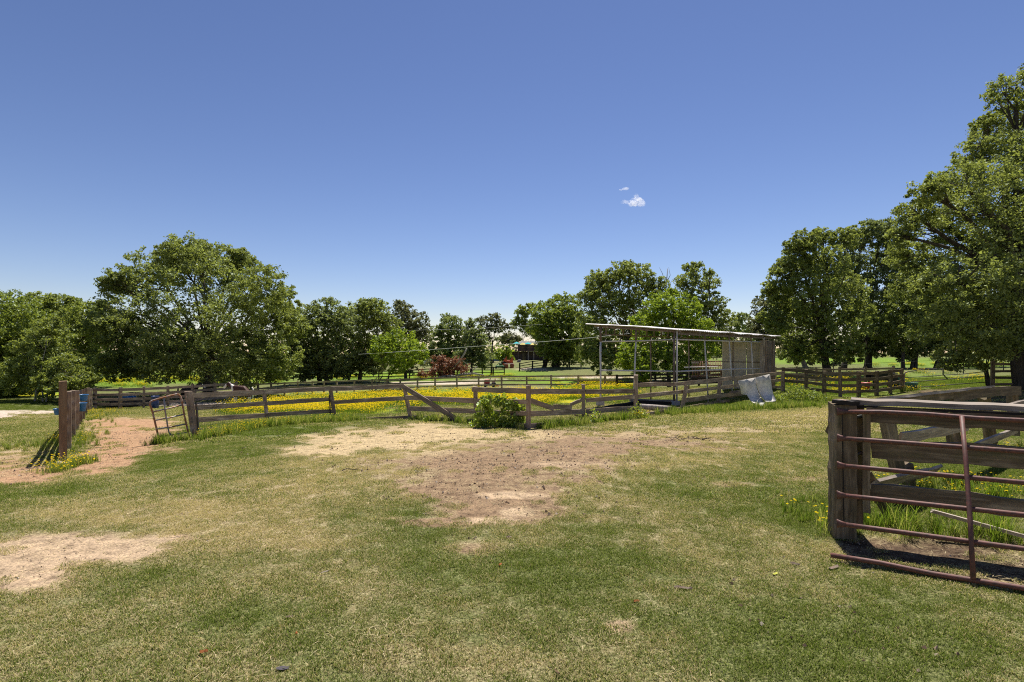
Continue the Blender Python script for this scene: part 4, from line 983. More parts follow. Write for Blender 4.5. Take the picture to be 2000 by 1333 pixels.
# ------------------------------------------------------------------ open shed with sloping roof
def shed():
    base = G(1320, 22.9)
    r = empty('open_shed', base, 'open pole shed with thin sloping metal roof and beige end panels', 'shed')
    F1, F2 = Wp(1173, 690, 22.5), Wp(1320, 690, 22.9); F1.z = F2.z = 0
    Rr = Wp(1509, 690, 30.0); Rr.z = 0
    u = Rr - F2; LEN = u.length; u.normalize(); w = F2 - F1; WID = w.length; w.normalize()
    def Q(a, b, z): return F1 + w * a + u * b + Vector((0, 0, z))      # a across the front, b along the length
    ZL, ZR = 2.94, 2.76
    def zroof(a, b): return ZL + (ZR - ZL) * a / WID - .004 * b + .012 * math.sin(b * 1.7)
    def gnd(a, b): p = Q(a, b, 0); return gz(p.x, p.y)
    def on_front(px):
        tt = (px - CX) / F; return (tt * F1.y - F1.x) / (w.x - tt * w.y)
    def on_side(px, a=None):
        o = F1 + w * (WID if a is None else a); tt = (px - CX) / F; return (tt * o.y - o.x) / (u.x - tt * u.y)
    # corrugated sheets, ridges running across the shed
    nb_ = int((LEN + .9) / .045); V, Fc = [], []
    for i in range(nb_ + 1):
        b = -.35 + (LEN + .9) * i / nb_; c = .014 * math.sin(i * 1.45); jag = random.uniform(-.03, .04) if b > LEN * .35 else 0
        lift = .02 * math.sin(b * 3.1) if b > LEN * .4 else 0
        for a in (-.42, WID * .5, WID + .28 + jag):
            V.append(Q(a, b, zroof(a, b) + c + (lift if a > WID else 0) + (.035 if a > WID * .4 and a < WID * .6 else 0)) - base)
    m = len(V); V += [v - Vector((0, 0, .022)) for v in V[:m]]
    for i in range(nb_):
        for k in (0, 1):
            p = 3 * i + k; Fc += [(p, p + 1, p + 4, p + 3), (m + p, m + p + 3, m + p + 4, m + p + 1)]
        p = 3 * i; Fc += [(p, p + 3, m + p + 3, m + p), (p + 2, m + p + 2, m + p + 5, p + 5)]
    e = 3 * nb_; Fc += [(0, m, m + 1, 1), (1, m + 1, m + 2, 2), (e, e + 1, m + e + 1, m + e), (e + 1, e + 2, m + e + 2, m + e + 1)]
    mesh_obj('roof', V, Fc, M_ROOF, r)
    for b in np.arange(.05, LEN + .1, 1.72):
        plank('rafter', r, Q(-.3, b, zroof(-.3, b) - .075), Q(WID + .2, b, zroof(WID + .2, b) - .075), .08, .05, M_BROWNM, 3, .004)
    # front corner and mid posts
    pipe('post', r, [Q(0, 0, gnd(0, 0)), Q(0, 0, 2.23)], .038, M_WHITEM); pipe('post', r, [Q(0, 0, 2.23), Q(0, 0, ZL - .06)], .05, M_BROWNM)
    for px, mat, rr in ((1316.5, M_BROWNM, .045), (1322, M_WHITEM, .038)):
        a = on_front(px); pipe('post', r, [Q(a, 0, gnd(a, 0)), Q(a, 0, ZR - .06)], rr, mat)
    a0, a1 = on_front(1242), on_front(1237)
    pipe('post', r, [Q(a1, 0, gnd(a1, 0)), Q(a0, 0, 2.28)], .034, M_WHITEM); pipe('hanger', r, [Q(a0, 0, 2.28), Q(a0, 0, ZL - .12)], .045, M_BROWNM)
    for (p0, p1) in ((1376, 1383.5), (1424, 1431.5), (1467, 1472.5)):
        b0, b1 = on_side(p0), on_side(p1)
        pipe('post', r, [Q(WID, b1, gnd(WID, b1)), Q(WID, b0, 2.33)], .034, M_WHITEM); pipe('hanger', r, [Q(WID, b0, 2.33), Q(WID, b0, ZR - .08)], .042, M_BROWNM)
    pipe('post', r, [Q(WID + .04, on_side(1491), .5), Q(WID + .04, on_side(1491), 2.6)], .045, M_WHITEM)
    # beams
    pipe('beam', r, [Q(0, 0, 2.23), Q(WID * .5, 0, 2.26), Q(WID, 0, 2.33)], .03, M_WHITEM)
    pipe('beam', r, [Q(WID, 0, 2.33), Q(WID, LEN * .5, 2.33), Q(WID, LEN, 2.35)], .03, M_WHITEM)
    plank('header', r, Q(WID - .02, .1, ZR - .17), Q(WID - .02, LEN, ZR - .19), .09, .05, M_BROWNM, 5, .006)
    plank('header', r, Q(.1, -.03, ZL - .1), Q(WID, -.03, ZR - .1), .07, .05, M_BROWNM, 3, .004)
    pipe('rail', r, [Q(0, .03, 1.02), Q(WID * .5, .03, 1.0), Q(WID, .03, .965)], .034, M_WHITEM)
    pipe('rail', r, [Q(WID + .04, 0, .965), Q(WID + .04, LEN * .5, .95), Q(WID + .04, on_side(1484), .91)], .034, M_WHITEM)
    # truss along the left long side
    plank('truss_chord', r, Q(.04, .1, 2.53), Q(.04, LEN, 2.50), .055, .05, M_BROWNM, 6, .006)
    plank('truss_chord', r, Q(.04, .1, 2.84), Q(.04, LEN, 2.82), .055, .05, M_BROWNM, 6, .006)
    for b in np.arange(.3, LEN, .62): post(r, Q(.04, b, 2.55), Q(.04, b, 2.82), .05, .04, M_BROWNM, u, name='truss_upright', seg=1)
    for b in (LEN * .36, LEN * .7): pipe('post', r, [Q(.04, b, gnd(0, b)), Q(.04, b, 2.5)], .034, M_BROWNM, 6)
    pipe('rail', r, [Q(.04, LEN * .66, 1.02), Q(.04, LEN, 1.0)], .034, M_WHITEM, 6)
    # end wall of beige panels, battens, weathered boards round the far corner
    EB = LEN + .02
    def on_end(px):
        o = F1 + u * EB; tt = (px - CX) / F; return (tt * o.y - o.x) / (w.x - tt * w.y)
    for (a_, b_) in ((1411, 1431.5), (1433, 1457), (1458, 1486)):
        x0, x1 = on_end(a_), on_end(b_); zt = 2.42; zb = gnd(x0, EB) + .05
        plank('wall_panel', r, Q(x0, EB, (zt + zb) / 2), Q(x1, EB, (zt + zb) / 2), zt - zb, .025, M_PLY, 2, .004, cut=0)
    plank('wall_batten', r, Q(on_end(1411), EB - .04, 1.27), Q(on_end(1486), EB - .04, 1.24), .045, .04, M_BROWNM, 3, .003)
    plank('wall_stud', r, Q(on_end(1432), EB - .03, .2), Q(on_end(1432), EB - .03, 2.4), .07, .04, M_BROWNM, 3, .003, up=Vector((0, 1, 0)))
    b0 = on_side(1485); nb2 = 6
    for k in range(nb2):
        p0, p1 = Q(WID + .06, b0 + (LEN - b0) * k / nb2, 0), Q(WID + .06, b0 + (LEN - b0) * (k + .95) / nb2, 0); c_ = (p0 + p1) / 2; dd = p1 - p0; ww = dd.length; dd.normalize()
        post(r, Vector((c_.x, c_.y, gz(c_.x, c_.y))), Vector((c_.x, c_.y, 2.44 + random.uniform(-.03, .03))), ww, .03, M_WOOD if k % 3 == 1 else M_WOODB, dd, name='side_board')
    for a in (0, WID):
        z = gnd(a, 0); post(r, Q(a, -.02, z - .1), Q(a, -.02, z + .16), .28, .28, M_CONC, w, name='footing', seg=1, rough=.004)
shed()

def fallen_sheet():
    D = 23.5
    r = empty('fallen_sheet', G(1480, D), 'torn pale sheet with curled foot leaning on the end of the pen fence', 'metal sheet')
    def P(px, py, dy): return Wp(px, py, D + dy)
    # profile rows top to bottom: (left, right, y-left, y-right, forward offset)
    def surf(name, cols, rows):
        V = []; nc = len(cols)
        for (ys, dys, xs) in rows:
            for c in range(nc): V.append(P(xs[c], ys[c], dys) - r.location)
        n0 = len(V)
        V += [v + Vector((0, .025, -.004)) for v in V[:n0]]
        Fc = []
        for i in range(len(rows) - 1):
            for j in range(nc - 1):
                a = i * nc + j; Fc.append((a, a + nc, a + nc + 1, a + 1)); Fc.append((n0 + a, n0 + a + 1, n0 + a + nc + 1, n0 + a + nc))
        last = len(rows) - 1
        for j in range(nc - 1):
            Fc.append((j, j + 1, n0 + j + 1, n0 + j)); a = last * nc + j; Fc.append((a, n0 + a, n0 + a + 1, a + 1))
        for i in range(last):
            a = i * nc; Fc.append((a, n0 + a, n0 + a + nc, a + nc)); a = i * nc + nc - 1; Fc.append((a, a + nc, n0 + a + nc, n0 + a))
        mesh_obj(name, V, Fc, M_SHEET, r, smooth=True)
    surf('sheet', [0, 1, 2], [((744,741,738), 0.0, (1441.5,1458,1475)), ((757,756,752), .1, (1446,1462,1477)), ((770,769,763), .15, (1448,1467,1480)), ((772,778,776), .1, (1459,1472,1486)), ((783,786,785), -.25, (1466,1479,1494)), ((789,791,788), -.8, (1474,1486,1500)), ((795,794,790), -1.7, (1478,1490,1500))])
    surf('sheet', [0, 1, 2], [((737.5,734,731), 0.0, (1476,1490,1503.5)), ((750,747,745), .1, (1478,1493,1506)), ((762,762,760), .15, (1481,1495,1508)), ((774,775,772), .05, (1487,1500,1511)), ((783,783,780), -.4, (1494,1505,1515)), ((788,787,783), -.8, (1500,1508,1516))])
fallen_sheet()

def slab_bits():
    D = 20.5
    b = G(1280, D, .08)
    V, Fc = tubes([[(Wp(1250, 794, D + .2), .1), (Wp(1275, 796, D), .11), (Wp(1311, 798.5, D - .3), .1)]], 10)
    o = mesh_obj('fallen_log', [v - b for v in V], Fc, M_DEAD, smooth=True); o.location = b
    tag(o, 'pale barkless log lying inside the pen below the shed post', 'log')
    r = empty('timber_stack', G(1285, 21.6), 'dark timbers laid on the ground around the shed footings', 'timbers')
    for (ax, ay, bx, by, D0, D1, w, m_) in ((1182,797,1236,788,21.5,22.5,.13,M_WOODD),(1246,786,1310,789,21.8,22.2,.16,M_WOODD),(1248,791,1308,793,21.2,21.6,.1,M_WOODD),(1230,782,1322,784,23,23.5,.12,M_WOODB),(1205,805,1250,803,18.7,18.9,.08,M_WOODB)):
        plank('timber', r, Wp(ax, ay, D0), Wp(bx, by, D1), w, .12, m_, 4, .01)
slab_bits()

# hay rack of upright bars behind the shed rail
def hay_rack():
    r = empty('hay_rack', G(1380, 33), 'rusty hay feeder of upright bars beside the beige shed panels', 'feeder')
    D = 33
    for y in (706.5, 715, 724.5, 735):
        plank('rail', r, Wp(1350, y, D), Wp(1411, y - .5, D + .3), .07, .05, M_BROWNM, 3, .006)
    for k in range(19):
        px = 1352 + k * 3.2
        pipe('bar', r, [Wp(px + .6, 706 + random.uniform(-1, 4), D), Wp(px, 745, D)], .018, M_RUSTO, 5)
    plank('trough', r, Wp(1350, 743, D - .2), Wp(1411, 742, D), .35, .3, M_WOODD, 2, .01)
    plank('shelf', r, Wp(1352, 708, D + .4), Wp(1364, 708, D + .4), .14, .3, M_CONC, 1, .003)
hay_rack()

# ------------------------------------------------------------------ tubs, buckets, troughs
def lathe(profile, n=18, sx=1.0, sy=1.0):
    V, Fc = [], []
    for (r, z) in profile:
        for k in range(n):
            a = 2 * math.pi * k / n; V.append((math.cos(a) * r * sx, math.sin(a) * r * sy, z))
    for i in range(len(profile) - 1):
        for k in range(n):
            k2 = (k + 1) % n; Fc.append((i * n + k, i * n + k2, (i + 1) * n + k2, (i + 1) * n + k))
    Fc.append(tuple(range(n - 1, -1, -1)))
    return V, Fc
def open_tub(r0, r1, h, t=.012, lip=.012):
    return [(r0, 0), (r0 + (r1 - r0) * .5, h * .5), (r1, h - lip * 2), (r1 + lip, h - lip * 1.6), (r1 + lip, h), (r1 - t, h), (r0 + (r1 - r0) * .5 - t, h * .5), (r0 - t, t), (.001, t)]
def bucket(px, py, D, w, h, mat, label, group=None):
    c = Wp(px, py, D); r = empty('feed_bucket', c, label, 'bucket', group)
    V, Fc = lathe(open_tub(w * .36, w * .5, h), 18, 1, .75); mesh_obj('pail', V, Fc, mat, r, smooth=True)
    pipe('handle', r, [c + Vector((-w * .48, 0, h * .93)), c + Vector((-w * .3, -.03, h * .55)), c + Vector((0, -.04, h * .42)), c + Vector((w * .3, -.03, h * .55)), c + Vector((w * .48, 0, h * .93))], .006, M_GALV, 6)
    pipe('hook', r, [c + Vector((-w * .3, w * .3, h * .9)), c + Vector((-w * .45, w * .3, h * 1.15))], .008, M_TPOST, 6)
    return r
BG = 'feed buckets hung on the left rail fence'
bucket(160.2, 803.5, 18.6, .30, .29, M_BLUE, 'blue feed bucket hanging lower and nearer on the left rail fence', BG)
bucket(163.5, 783.5, 21.2, .33, .26, M_BLUE, 'blue feed bucket hanging higher and farther on the left rail fence', BG)
bucket(112.5, 810.5, 12.4, .17, .14, M_BLUE, 'blue feed bucket edge peeping out left of the square post', BG)

def tub(px, D, r0, r1, h, mat, label, name='stock_tub', sx=1.0, cat='tub'):
    p = G(px, D); V, Fc = lathe(open_tub(r0, r1, h, .02, .025), 22, sx, 1)
    o = mesh_obj(name, V, Fc, mat, smooth=True); o.location = p; return tag(o, label, cat)
tub(1688, 30.5, .25, .33, .36, M_REDP, 'faded red feed tub behind the leaning rail fence')
tub(1779, 29, .31, .3, .36, M_GREENP, 'grey green round tub beside the far pipe gate upright')
tub(1752, 31, .2, .22, .62, M_TEAL, 'teal drum behind the dark trough at the fence end', name='drum', cat='drum')
tub(303, 34.6, .2, .21, .78, M_NAVY, 'navy blue drum in the shade behind the small panel gate', name='drum', cat='drum')

def trough():
    D = 31; b = G(1722, D); r = empty('feed_trough', b, 'long black feed trough on legs behind the leaning rail fence', 'trough')
    def P(x, y, z): return b + Vector((x, y, z))
    w = 1.5
    V = []; 
    prof = [(-.3, .78), (-.24, .42), (.24, .42), (.3, .78), (.26, .78), (.2, .46), (-.2, .46), (-.26, .78)]
    for x in (-w / 2, w / 2):
        for (y, z) in prof: V.append((x, y, z))
    n = len(prof); Fc = [(k, (k + 1) % n, n + (k + 1) % n, n + k) for k in range(n)]
    Fc += [(0, 7, 6, 1), (1, 6, 5, 2), (2, 5, 4, 3)]; Fc += [(n + a, n + b_, n + c, n + d_) for (a, b_, c, d_) in ((1, 6, 7, 0), (2, 5, 6, 1), (3, 4, 5, 2))]
    mesh_obj('basin', V, Fc, M_BLACK, r)
    plank('lid', r, P(-w / 2, 0, .82), P(w / 2, .0, .82), .62, .04, M_DKGREY, 2, .003, roll=math.radians(90))
    for sx in (-.6, .6):
        for sy in (-.2, .2): post(r, P(sx, sy, 0), P(sx, sy, .44), .07, .07, M_BLACK, name='leg', seg=1)
    plank('side_panel', r, P(.1, -.36, .3), P(.72, -.36, .28), .5, .03, M_BLACK, 2, .004)
trough()

def stones():
    b = Wp(133, 906, 9.9); V, Fc = tubes([[(Wp(107, 905, 10.0) - b, .03), (Wp(114, 904.5, 9.9) - b, .055), (Wp(126, 906.5, 9.75) - b, .062), (Wp(137, 905, 9.8) - b, .05), (Wp(146, 903, 9.9) - b, .03)]], 8)
    V = [Vector((v.x, v.y, v.z * .7 + random.uniform(-.006, .006))) for v in V]
    o = mesh_obj('flat_stone', V, Fc, M_STONE, smooth=False); o.location = b
    tag(o, 'long pale stone lying at the foot of the tall square post', 'stone')
stones()

# ------------------------------------------------------------------ cart, ponies
def cart():
    b = G(252, 38.8); r = empty('utility_cart', b, 'low dark utility cart with blue cover in the shade under the wide oak', 'cart')
    def P(x, y, z): return b + Vector((x, y, z))
    prof = [(-1.05, .22), (-1.02, .5), (-.7, .62), (-.35, .66), (1.0, .62), (1.15, .5), (1.15, .24)]
    V = [(x, y, z) for y in (-.45, .45) for (x, z) in prof]; n = len(prof)
    Fc = [tuple(range(n)), tuple(range(2 * n - 1, n - 1, -1))] + [(k, n + k, n + (k + 1) % n, (k + 1) % n) for k in range(n)]
    mesh_obj('body', V, Fc, M_DKGREY, r)
    prof = [(-.55, .64), (-.45, .8), (.1, .84), (.28, .66)]; V = [(x, y, z) for y in (-.4, .4) for (x, z) in prof]; n = 4
    Fc = [(0, 1, 2, 3), (7, 6, 5, 4)] + [(k, n + k, n + (k + 1) % n, (k + 1) % n) for k in range(n)]
    mesh_obj('cover', V, Fc, M_BLUE, r)
    for x, rr in ((-.85, .24), (.2, .2), (.75, .22)):
        for y in (-.47, .47):
            V, Fc = lathe([(rr * .5, -.07), (rr, -.06), (rr, .06), (rr * .5, .07)], 16)
            Fc.append(tuple(range(3 * 16, 4 * 16)))
            w = mesh_obj('wheel', V, Fc, M_BLACK, r, M=Matrix.Translation((x, y, rr)) @ Matrix.Rotation(math.pi / 2, 4, 'X'))
    pipe('handle', r, [P(1.15, 0, .5), P(1.45, 0, .8), P(1.5, 0, .95)], .025, M_DKGREY)
cart()

def horse_coat(name, base, white, bands):
    m, nt, ns, ls = node_mat(name)
    tc = N(nt, 'ShaderNodeTexCoord').outputs['Object']; sp = N(nt, 'ShaderNodeSeparateXYZ'); ls.new(tc, sp.inputs[0])
    nz = noise(nt, tc, 5, 3); x = math_(nt, 'ADD', sp.outputs[0], math_(nt, 'MULTIPLY', math_(nt, 'SUBTRACT', nz, .5), .18))
    col = None; f = None
    for lo, hi in bands:
        g = math_(nt, 'MULTIPLY', math_(nt, 'GREATER_THAN', x, lo), math_(nt, 'LESS_THAN', x, hi))
        f = g if f is None else math_(nt, 'MAXIMUM', f, g)
    low = math_(nt, 'LESS_THAN', sp.outputs[2], .42); f = math_(nt, 'MAXIMUM', f, low) if len(bands) > 1 else f
    finish(nt, mixc(nt, f, base, white), .6, bump=noise(nt, tc, 60, 2), bs=.1, bd=.005); return m
def horse(label, px, D, face, h, coat, mane):
    s = h / 1.45
    P = [(-.72, 0, 1.22), (-.42, 0, 1.15), (0, 0, 1.1), (.4, 0, 1.13), (.62, 0, 1.28), (.82, 0, 1.46), (.98, 0, 1.6), (1.14, 0, 1.5), (1.32, 0, 1.3), (1.4, 0, 1.2)]
    R = [.23, .29, .31, .28, .21, .15, .115, .11, .075, .06]
    E = [(i, i + 1) for i in range(9)]
    def add(p, r, k): P.append(p); R.append(r); E.append((k, len(P) - 1)); return len(P) - 1
    for sy in (-1, 1):
        a = add((-.66, sy * .15, .95), .17, 0); a = add((-.56, sy * .15, .72), .1, a); a = add((-.74, sy * .15, .46), .062, a); a = add((-.7, sy * .15, .14), .042, a); add((-.66, sy * .15, .03), .06, a)
        a = add((.42, sy * .14, .85), .13, 3); a = add((.44, sy * .14, .6), .078, a); a = add((.43, sy * .14, .42), .06, a); a = add((.44, sy * .14, .13), .042, a); add((.47, sy * .14, .03), .058, a)
        a = add((.98, sy * .06, 1.7), .04, 6); add((.99, sy * .07, 1.78), .012, a)
    b = G(px, D); r = empty('pony', b, label, 'pony', rz=0)
    me = bpy.data.meshes.new('body'); me.from_pydata([(face * x * s, y * s, z * s) for x, y, z in P], E, [])
    o = bpy.data.objects.new('body', me); COL.objects.link(o); o.parent = r
    o.modifiers.new('skin', 'SKIN'); ss = o.modifiers.new('sub', 'SUBSURF'); ss.levels = 2; ss.render_levels = 2
    for v, rr in zip(me.skin_vertices[0].data, R): v.radius = (rr * s, rr * s)
    me.skin_vertices[0].data[2].use_root = True
    me.materials.append(coat)
    # mane and tail: tapering hanks
    mp = [[(Vector((face * x * s, 0, z * s)), rr * s) for x, z, rr in ((1.0, 1.72, .03), (.86, 1.6, .06), (.7, 1.46, .06), (.56, 1.38, .03))]]
    V, Fc = tubes(mp, 7); mesh_obj('mane', V, Fc, mane, r, smooth=True)
    tp = [[(Vector((face * x * s, 0, z * s)), rr * s) for x, z, rr in ((-.92, 1.3, .04), (-1.02, 1.15, .06), (-1.04, .8, .085), (-1.0, .45, .05), (-.99, .32, .01))]]
    V, Fc = tubes(tp, 7); mesh_obj('tail', V, Fc, mane, r, smooth=True)
    V, Fc = [], []
    for sy in (-1, 1):
        V2, F2 = tubes([[(Vector((face * 1.12 * s, sy * .1 * s, 1.53 * s)), .012 * s), (Vector((face * 1.12 * s, sy * .118 * s, 1.53 * s)), .018 * s)]], 8)
        k = len(V); V += V2; Fc += [tuple(i + k for i in f) for f in F2]
    mesh_obj('eyes', V, Fc, M_BLACK, r, smooth=True)
C1 = horse_coat('piebald_coat', (.055, .02, .012), (.6, .56, .52), [(-.62, -.44), (-1.3, -.98)])
C2 = horse_coat('black_coat', (.012, .011, .011), (.5, .48, .46), [(1.0, 1.5)])
horse('brown pony with white shoulder stripe standing behind the pen fence', 470, 37.2, -1, 1.22, C1, M_HORSEW)
horse('black pony with pale face standing in the oak shade behind the board fence', 370, 41.5, 1, 1.25, C2, M_HORSEK)

def gravel_heap():
    rs = np.random.RandomState(4); V, Fc = [], []
    b = G(430, 34.5)
    for i in range(150):
        x, y = rs.normal(0, .7), rs.normal(0, .25); z = max(0, .16 - .12 * (abs(x) / 1.2)) * rs.uniform(0, 1); s = rs.uniform(.03, .09); k = len(V)
        for d in ((1, 0, 0), (-1, .2, 0), (0, 1, .1), (0, -1, 0), (.1, 0, 1), (0, 0, -1)): V.append((x + d[0] * s * rs.uniform(.6, 1.3), y + d[1] * s * rs.uniform(.6, 1.2), z + d[2] * s * .7))
        Fc += [(k, k + 2, k + 4), (k + 2, k + 1, k + 4), (k + 1, k + 3, k + 4), (k + 3, k, k + 4), (k + 2, k, k + 5), (k + 1, k + 2, k + 5), (k + 3, k + 1, k + 5), (k, k + 3, k + 5)]
    o = mesh_obj('rubble', V, Fc, M_STONE); o.location = b; tag(o, 'low heap of pale rubble and twigs at the pony’s feet', 'rubble', kind='stuff')
gravel_heap()

# ------------------------------------------------------------------ far equipment, hill house, cars
def box(name, parent, c, sx, sy, sz, mat, taper=1.0, rz=0, shear=0):
    V = []
    for z, k in ((0, 1.0), (sz, taper)):
        for (a, b_) in ((-1, -1), (1, -1), (1, 1), (-1, 1)): V.append((a * sx / 2 * k + (shear if z else 0), b_ * sy / 2 * k, z))
    Fc = [(3, 2, 1, 0), (4, 5, 6, 7), (0, 1, 5, 4), (1, 2, 6, 5), (2, 3, 7, 6), (3, 0, 4, 7)]
    o = mesh_obj(name, V, Fc, mat, parent, M=Matrix.Translation(c) @ Matrix.Rotation(rz, 4, 'Z'))
    bv = o.modifiers.new('bevel', 'BEVEL'); bv.width = min(sx, sy, sz) * .08; bv.segments = 1
    return o
def wheel(parent, c, r, w, mat=None, rim=None):
    V, Fc = lathe([(r * .55, -w / 2), (r * .92, -w / 2), (r, -w * .3), (r, w * .3), (r * .92, w / 2), (r * .55, w / 2)], 16); Fc.append(tuple(range(5 * 16, 6 * 16)))
    o = mesh_obj('wheel', V, Fc, mat or M_BLACK, parent, M=Matrix.Translation(c) @ Matrix.Rotation(math.pi / 2, 4, 'X'))
    V, Fc = lathe([(r * .5, -w / 2 - .01), (r * .45, w / 2 + .01)], 12); Fc.append(tuple(range(12, 24)))
    ch = bpy.data.meshes.new('rim'); ch.from_pydata(V, [], Fc); ch.materials.append(rim or M_GALV)
    ro = bpy.data.objects.new('rim', ch); COL.objects.link(ro); ro.parent = o
def mower():
    D = 50.5; b = G(957, D); r = empty('riding_mower', b, 'small red riding mower parked behind the curving rail fence', 'mower')
    box('deck', r, (0, 0, .14), 1.1, .7, .16, M_DKGREY, .95)
    box('hood', r, (-.28, 0, .3), .55, .5, .38, M_REDP, .82)
    box('seat', r, (.32, 0, .42), .32, .4, .12, M_REDP, .9); box('backrest', r, (.48, 0, .5), .1, .38, .3, M_REDP, .8)
    box('front_shroud', r, (.62, -.1, .05), .5, .4, .16, M_ORANGE, .6)
    for x, rr in ((-.42, .15), (.35, .22)):
        for y in (-.36, .36): wheel(r, (x, y, rr), rr, .14)
    pipe('steering_wheel', r, [b + Vector((-.02, 0, .6)), b + Vector((.06, 0, .85))], .03, M_BLACK)
mower()
def tractor():
    D = 93; b = G(990, D); r = empty('tractor', b, 'orange tractor with raised loader arms parked below the hill house', 'tractor')
    box('body', r, (.2, 0, .75), 1.8, .7, .55, M_ORANGE, .9); box('seat', r, (-.55, 0, 1.25), .4, .5, .35, M_BLACK, .8)
    for x, rr in ((-.5, .55), (.9, .38)):
        for y in (-.55, .55): wheel(r, (x, y, rr), rr, .28, rim=M_ORANGE)
    for y in (-.5, .5):
        for x0 in (-.35, .75):
            V = [(x0 - .35, y - .06, 1.1), (x0 + .35, y - .06, 1.25), (x0 + .3, y - .06, 1.95), (x0 - .35, y + .06, 1.1), (x0 + .35, y + .06, 1.25), (x0 + .3, y + .06, 1.95)]
            mesh_obj('loader_arm', V, [(0, 1, 2), (5, 4, 3), (0, 3, 4, 1), (1, 4, 5, 2), (2, 5, 3, 0)], M_ORANGE, r)
    box('bucket', r, (2.0, 0, .9), .7, 1.5, .45, M_DKGREY, .7, shear=.2)
    pipe('exhaust', r, [b + Vector((.6, 0, 1.2)), b + Vector((.6, 0, 1.9))], .05, M_BLACK)
    D = 90; b = G(976, D); r = empty('mowing_deck', b, 'green mowing implement in front of the orange tractor', 'implement')
    box('deck', r, (0, 0, .3), 1.5, 1.0, .22, M_JGREEN, .85); box('gearbox', r, (.1, 0, .52), .4, .4, .3, M_DKGREY, .8)
    pipe('hitch', r, [b + Vector((-.6, 0, .5)), b + Vector((0, 0, 1.0)), b + Vector((.6, 0, .5))], .05, M_JGREEN)
    for x in (-.6, .6): wheel(r, (x, -.5, .18), .18, .12)
    D = 91; b = G(994, D); r = empty('work_table', b, 'pale topped table standing beside the orange tractor', 'table')
    box('top', r, (0, 0, .72), 1.5, .7, .06, M_CONC)
    for x in (-.65, .65):
        for y in (-.28, .28): box('leg', r, (x, y, 0), .06, .06, .72, M_DKGREY)
    for px, lab in ((989, 'left brown drum under the pale table'), (1000, 'right brown drum under the pale table')):
        p = G(px, 90.4); V, Fc = lathe([(.3, 0), (.31, .2), (.31, .5), (.3, .68), (.27, .7), (.001, .7)], 14)
        o = mesh_obj('drum', V, Fc, M_RRUST, smooth=True); o.location = p; tag(o, lab, 'drum', 'brown drums by the tractor')
M_RRUST = paint('red_brown_drum', (.3, .1, .06), .6)
tractor()
def house():
    D = 140; b = G(1030, D); r = empty('hill_house', b, 'dark wooden house with raised deck and open ground floor on the hill', 'house')
    def P(x, y, z): return (x, y, z)
    k = D / F
    box('wall', r, (3.5, 4, 0), 16, 5, 2.2, M_BRICK); box('deck', r, (2.0, 0, 2.25), 14, 3.4, .22, M_RROOF)
    for x in (-4.8, -2.4, 0.2, 1.6, 4.2, 6.8): box('pillar', r, (x, -1.5, 0), .24, .24, 2.24, M_WOODB if x > 0 else M_RROOF)
    for i in range(46): box('baluster', r, (-4.9 + i * .3, -1.6, 2.47), .12, .04, .85, M_RROOF)
    box('handrail', r, (2.0, -1.6, 3.32), 14, .12, .1, M_RROOF)
    box('upper_wall', r, (4.5, 4, 2.5), 14, 4.6, 1.6, M_BRICK)
    V = [(-3, 1.2, 4.1), (12, 1.2, 4.1), (12, 6.8, 4.1), (-3, 6.8, 4.1), (-1.5, 4, 5.0), (10.5, 4, 5.0)]
    mesh_obj('roof', V, [(0, 1, 5, 4), (1, 2, 5), (2, 3, 4, 5), (3, 0, 4), (3, 2, 1, 0)], M_DKGREY, r)
    for x in (-.5, 2.2, 5.0):
        w = box('window', r, (x, 1.66, 2.9), 1.1, .08, .9, M_GLASS)
    box('door', r, (-.8, 1.44, 0), .9, .1, 1.95, M_GLASS)
    for px, py, w, mat, lab in ((1009,671,1.1,M_TEALC,'teal patio umbrella at the left end of the house deck'),(1021,672.5,1.05,M_YELC,'yellow patio umbrella beside the teal one on the deck'),(1031,671,.9,M_TEALC,'second teal patio umbrella half hidden on the deck'),(1041,673,1.1,M_YELC,'pale yellow patio umbrella at the right under the tree')):
        top = Wp(px, py - 3, D - .5); p = Vector((top.x, top.y, b.z + 2.47)); u = empty('patio_umbrella', p, lab, 'umbrella', 'umbrellas on the house deck')
        hh = top.z - p.z; V = [(0, 0, hh)] + [(math.cos(a * math.pi / 4) * w, math.sin(a * math.pi / 4) * w, hh - .55) for a in range(8)]
        V += [(0, 0, hh - .04)] + [(x * .99, y * .99, z - .05) for x, y, z in V[1:9]]
        Fc = [(0, 1 + a, 1 + (a + 1) % 8) for a in range(8)] + [(9, 10 + (a + 1) % 8, 10 + a) for a in range(8)] + [(1 + a, 10 + a, 10 + (a + 1) % 8, 1 + (a + 1) % 8) for a in range(8)]
        mesh_obj('canopy', V, Fc, mat, u); pipe('pole', u, [p, p + Vector((0, 0, hh))], .03, M_WOODN, 6)
house()
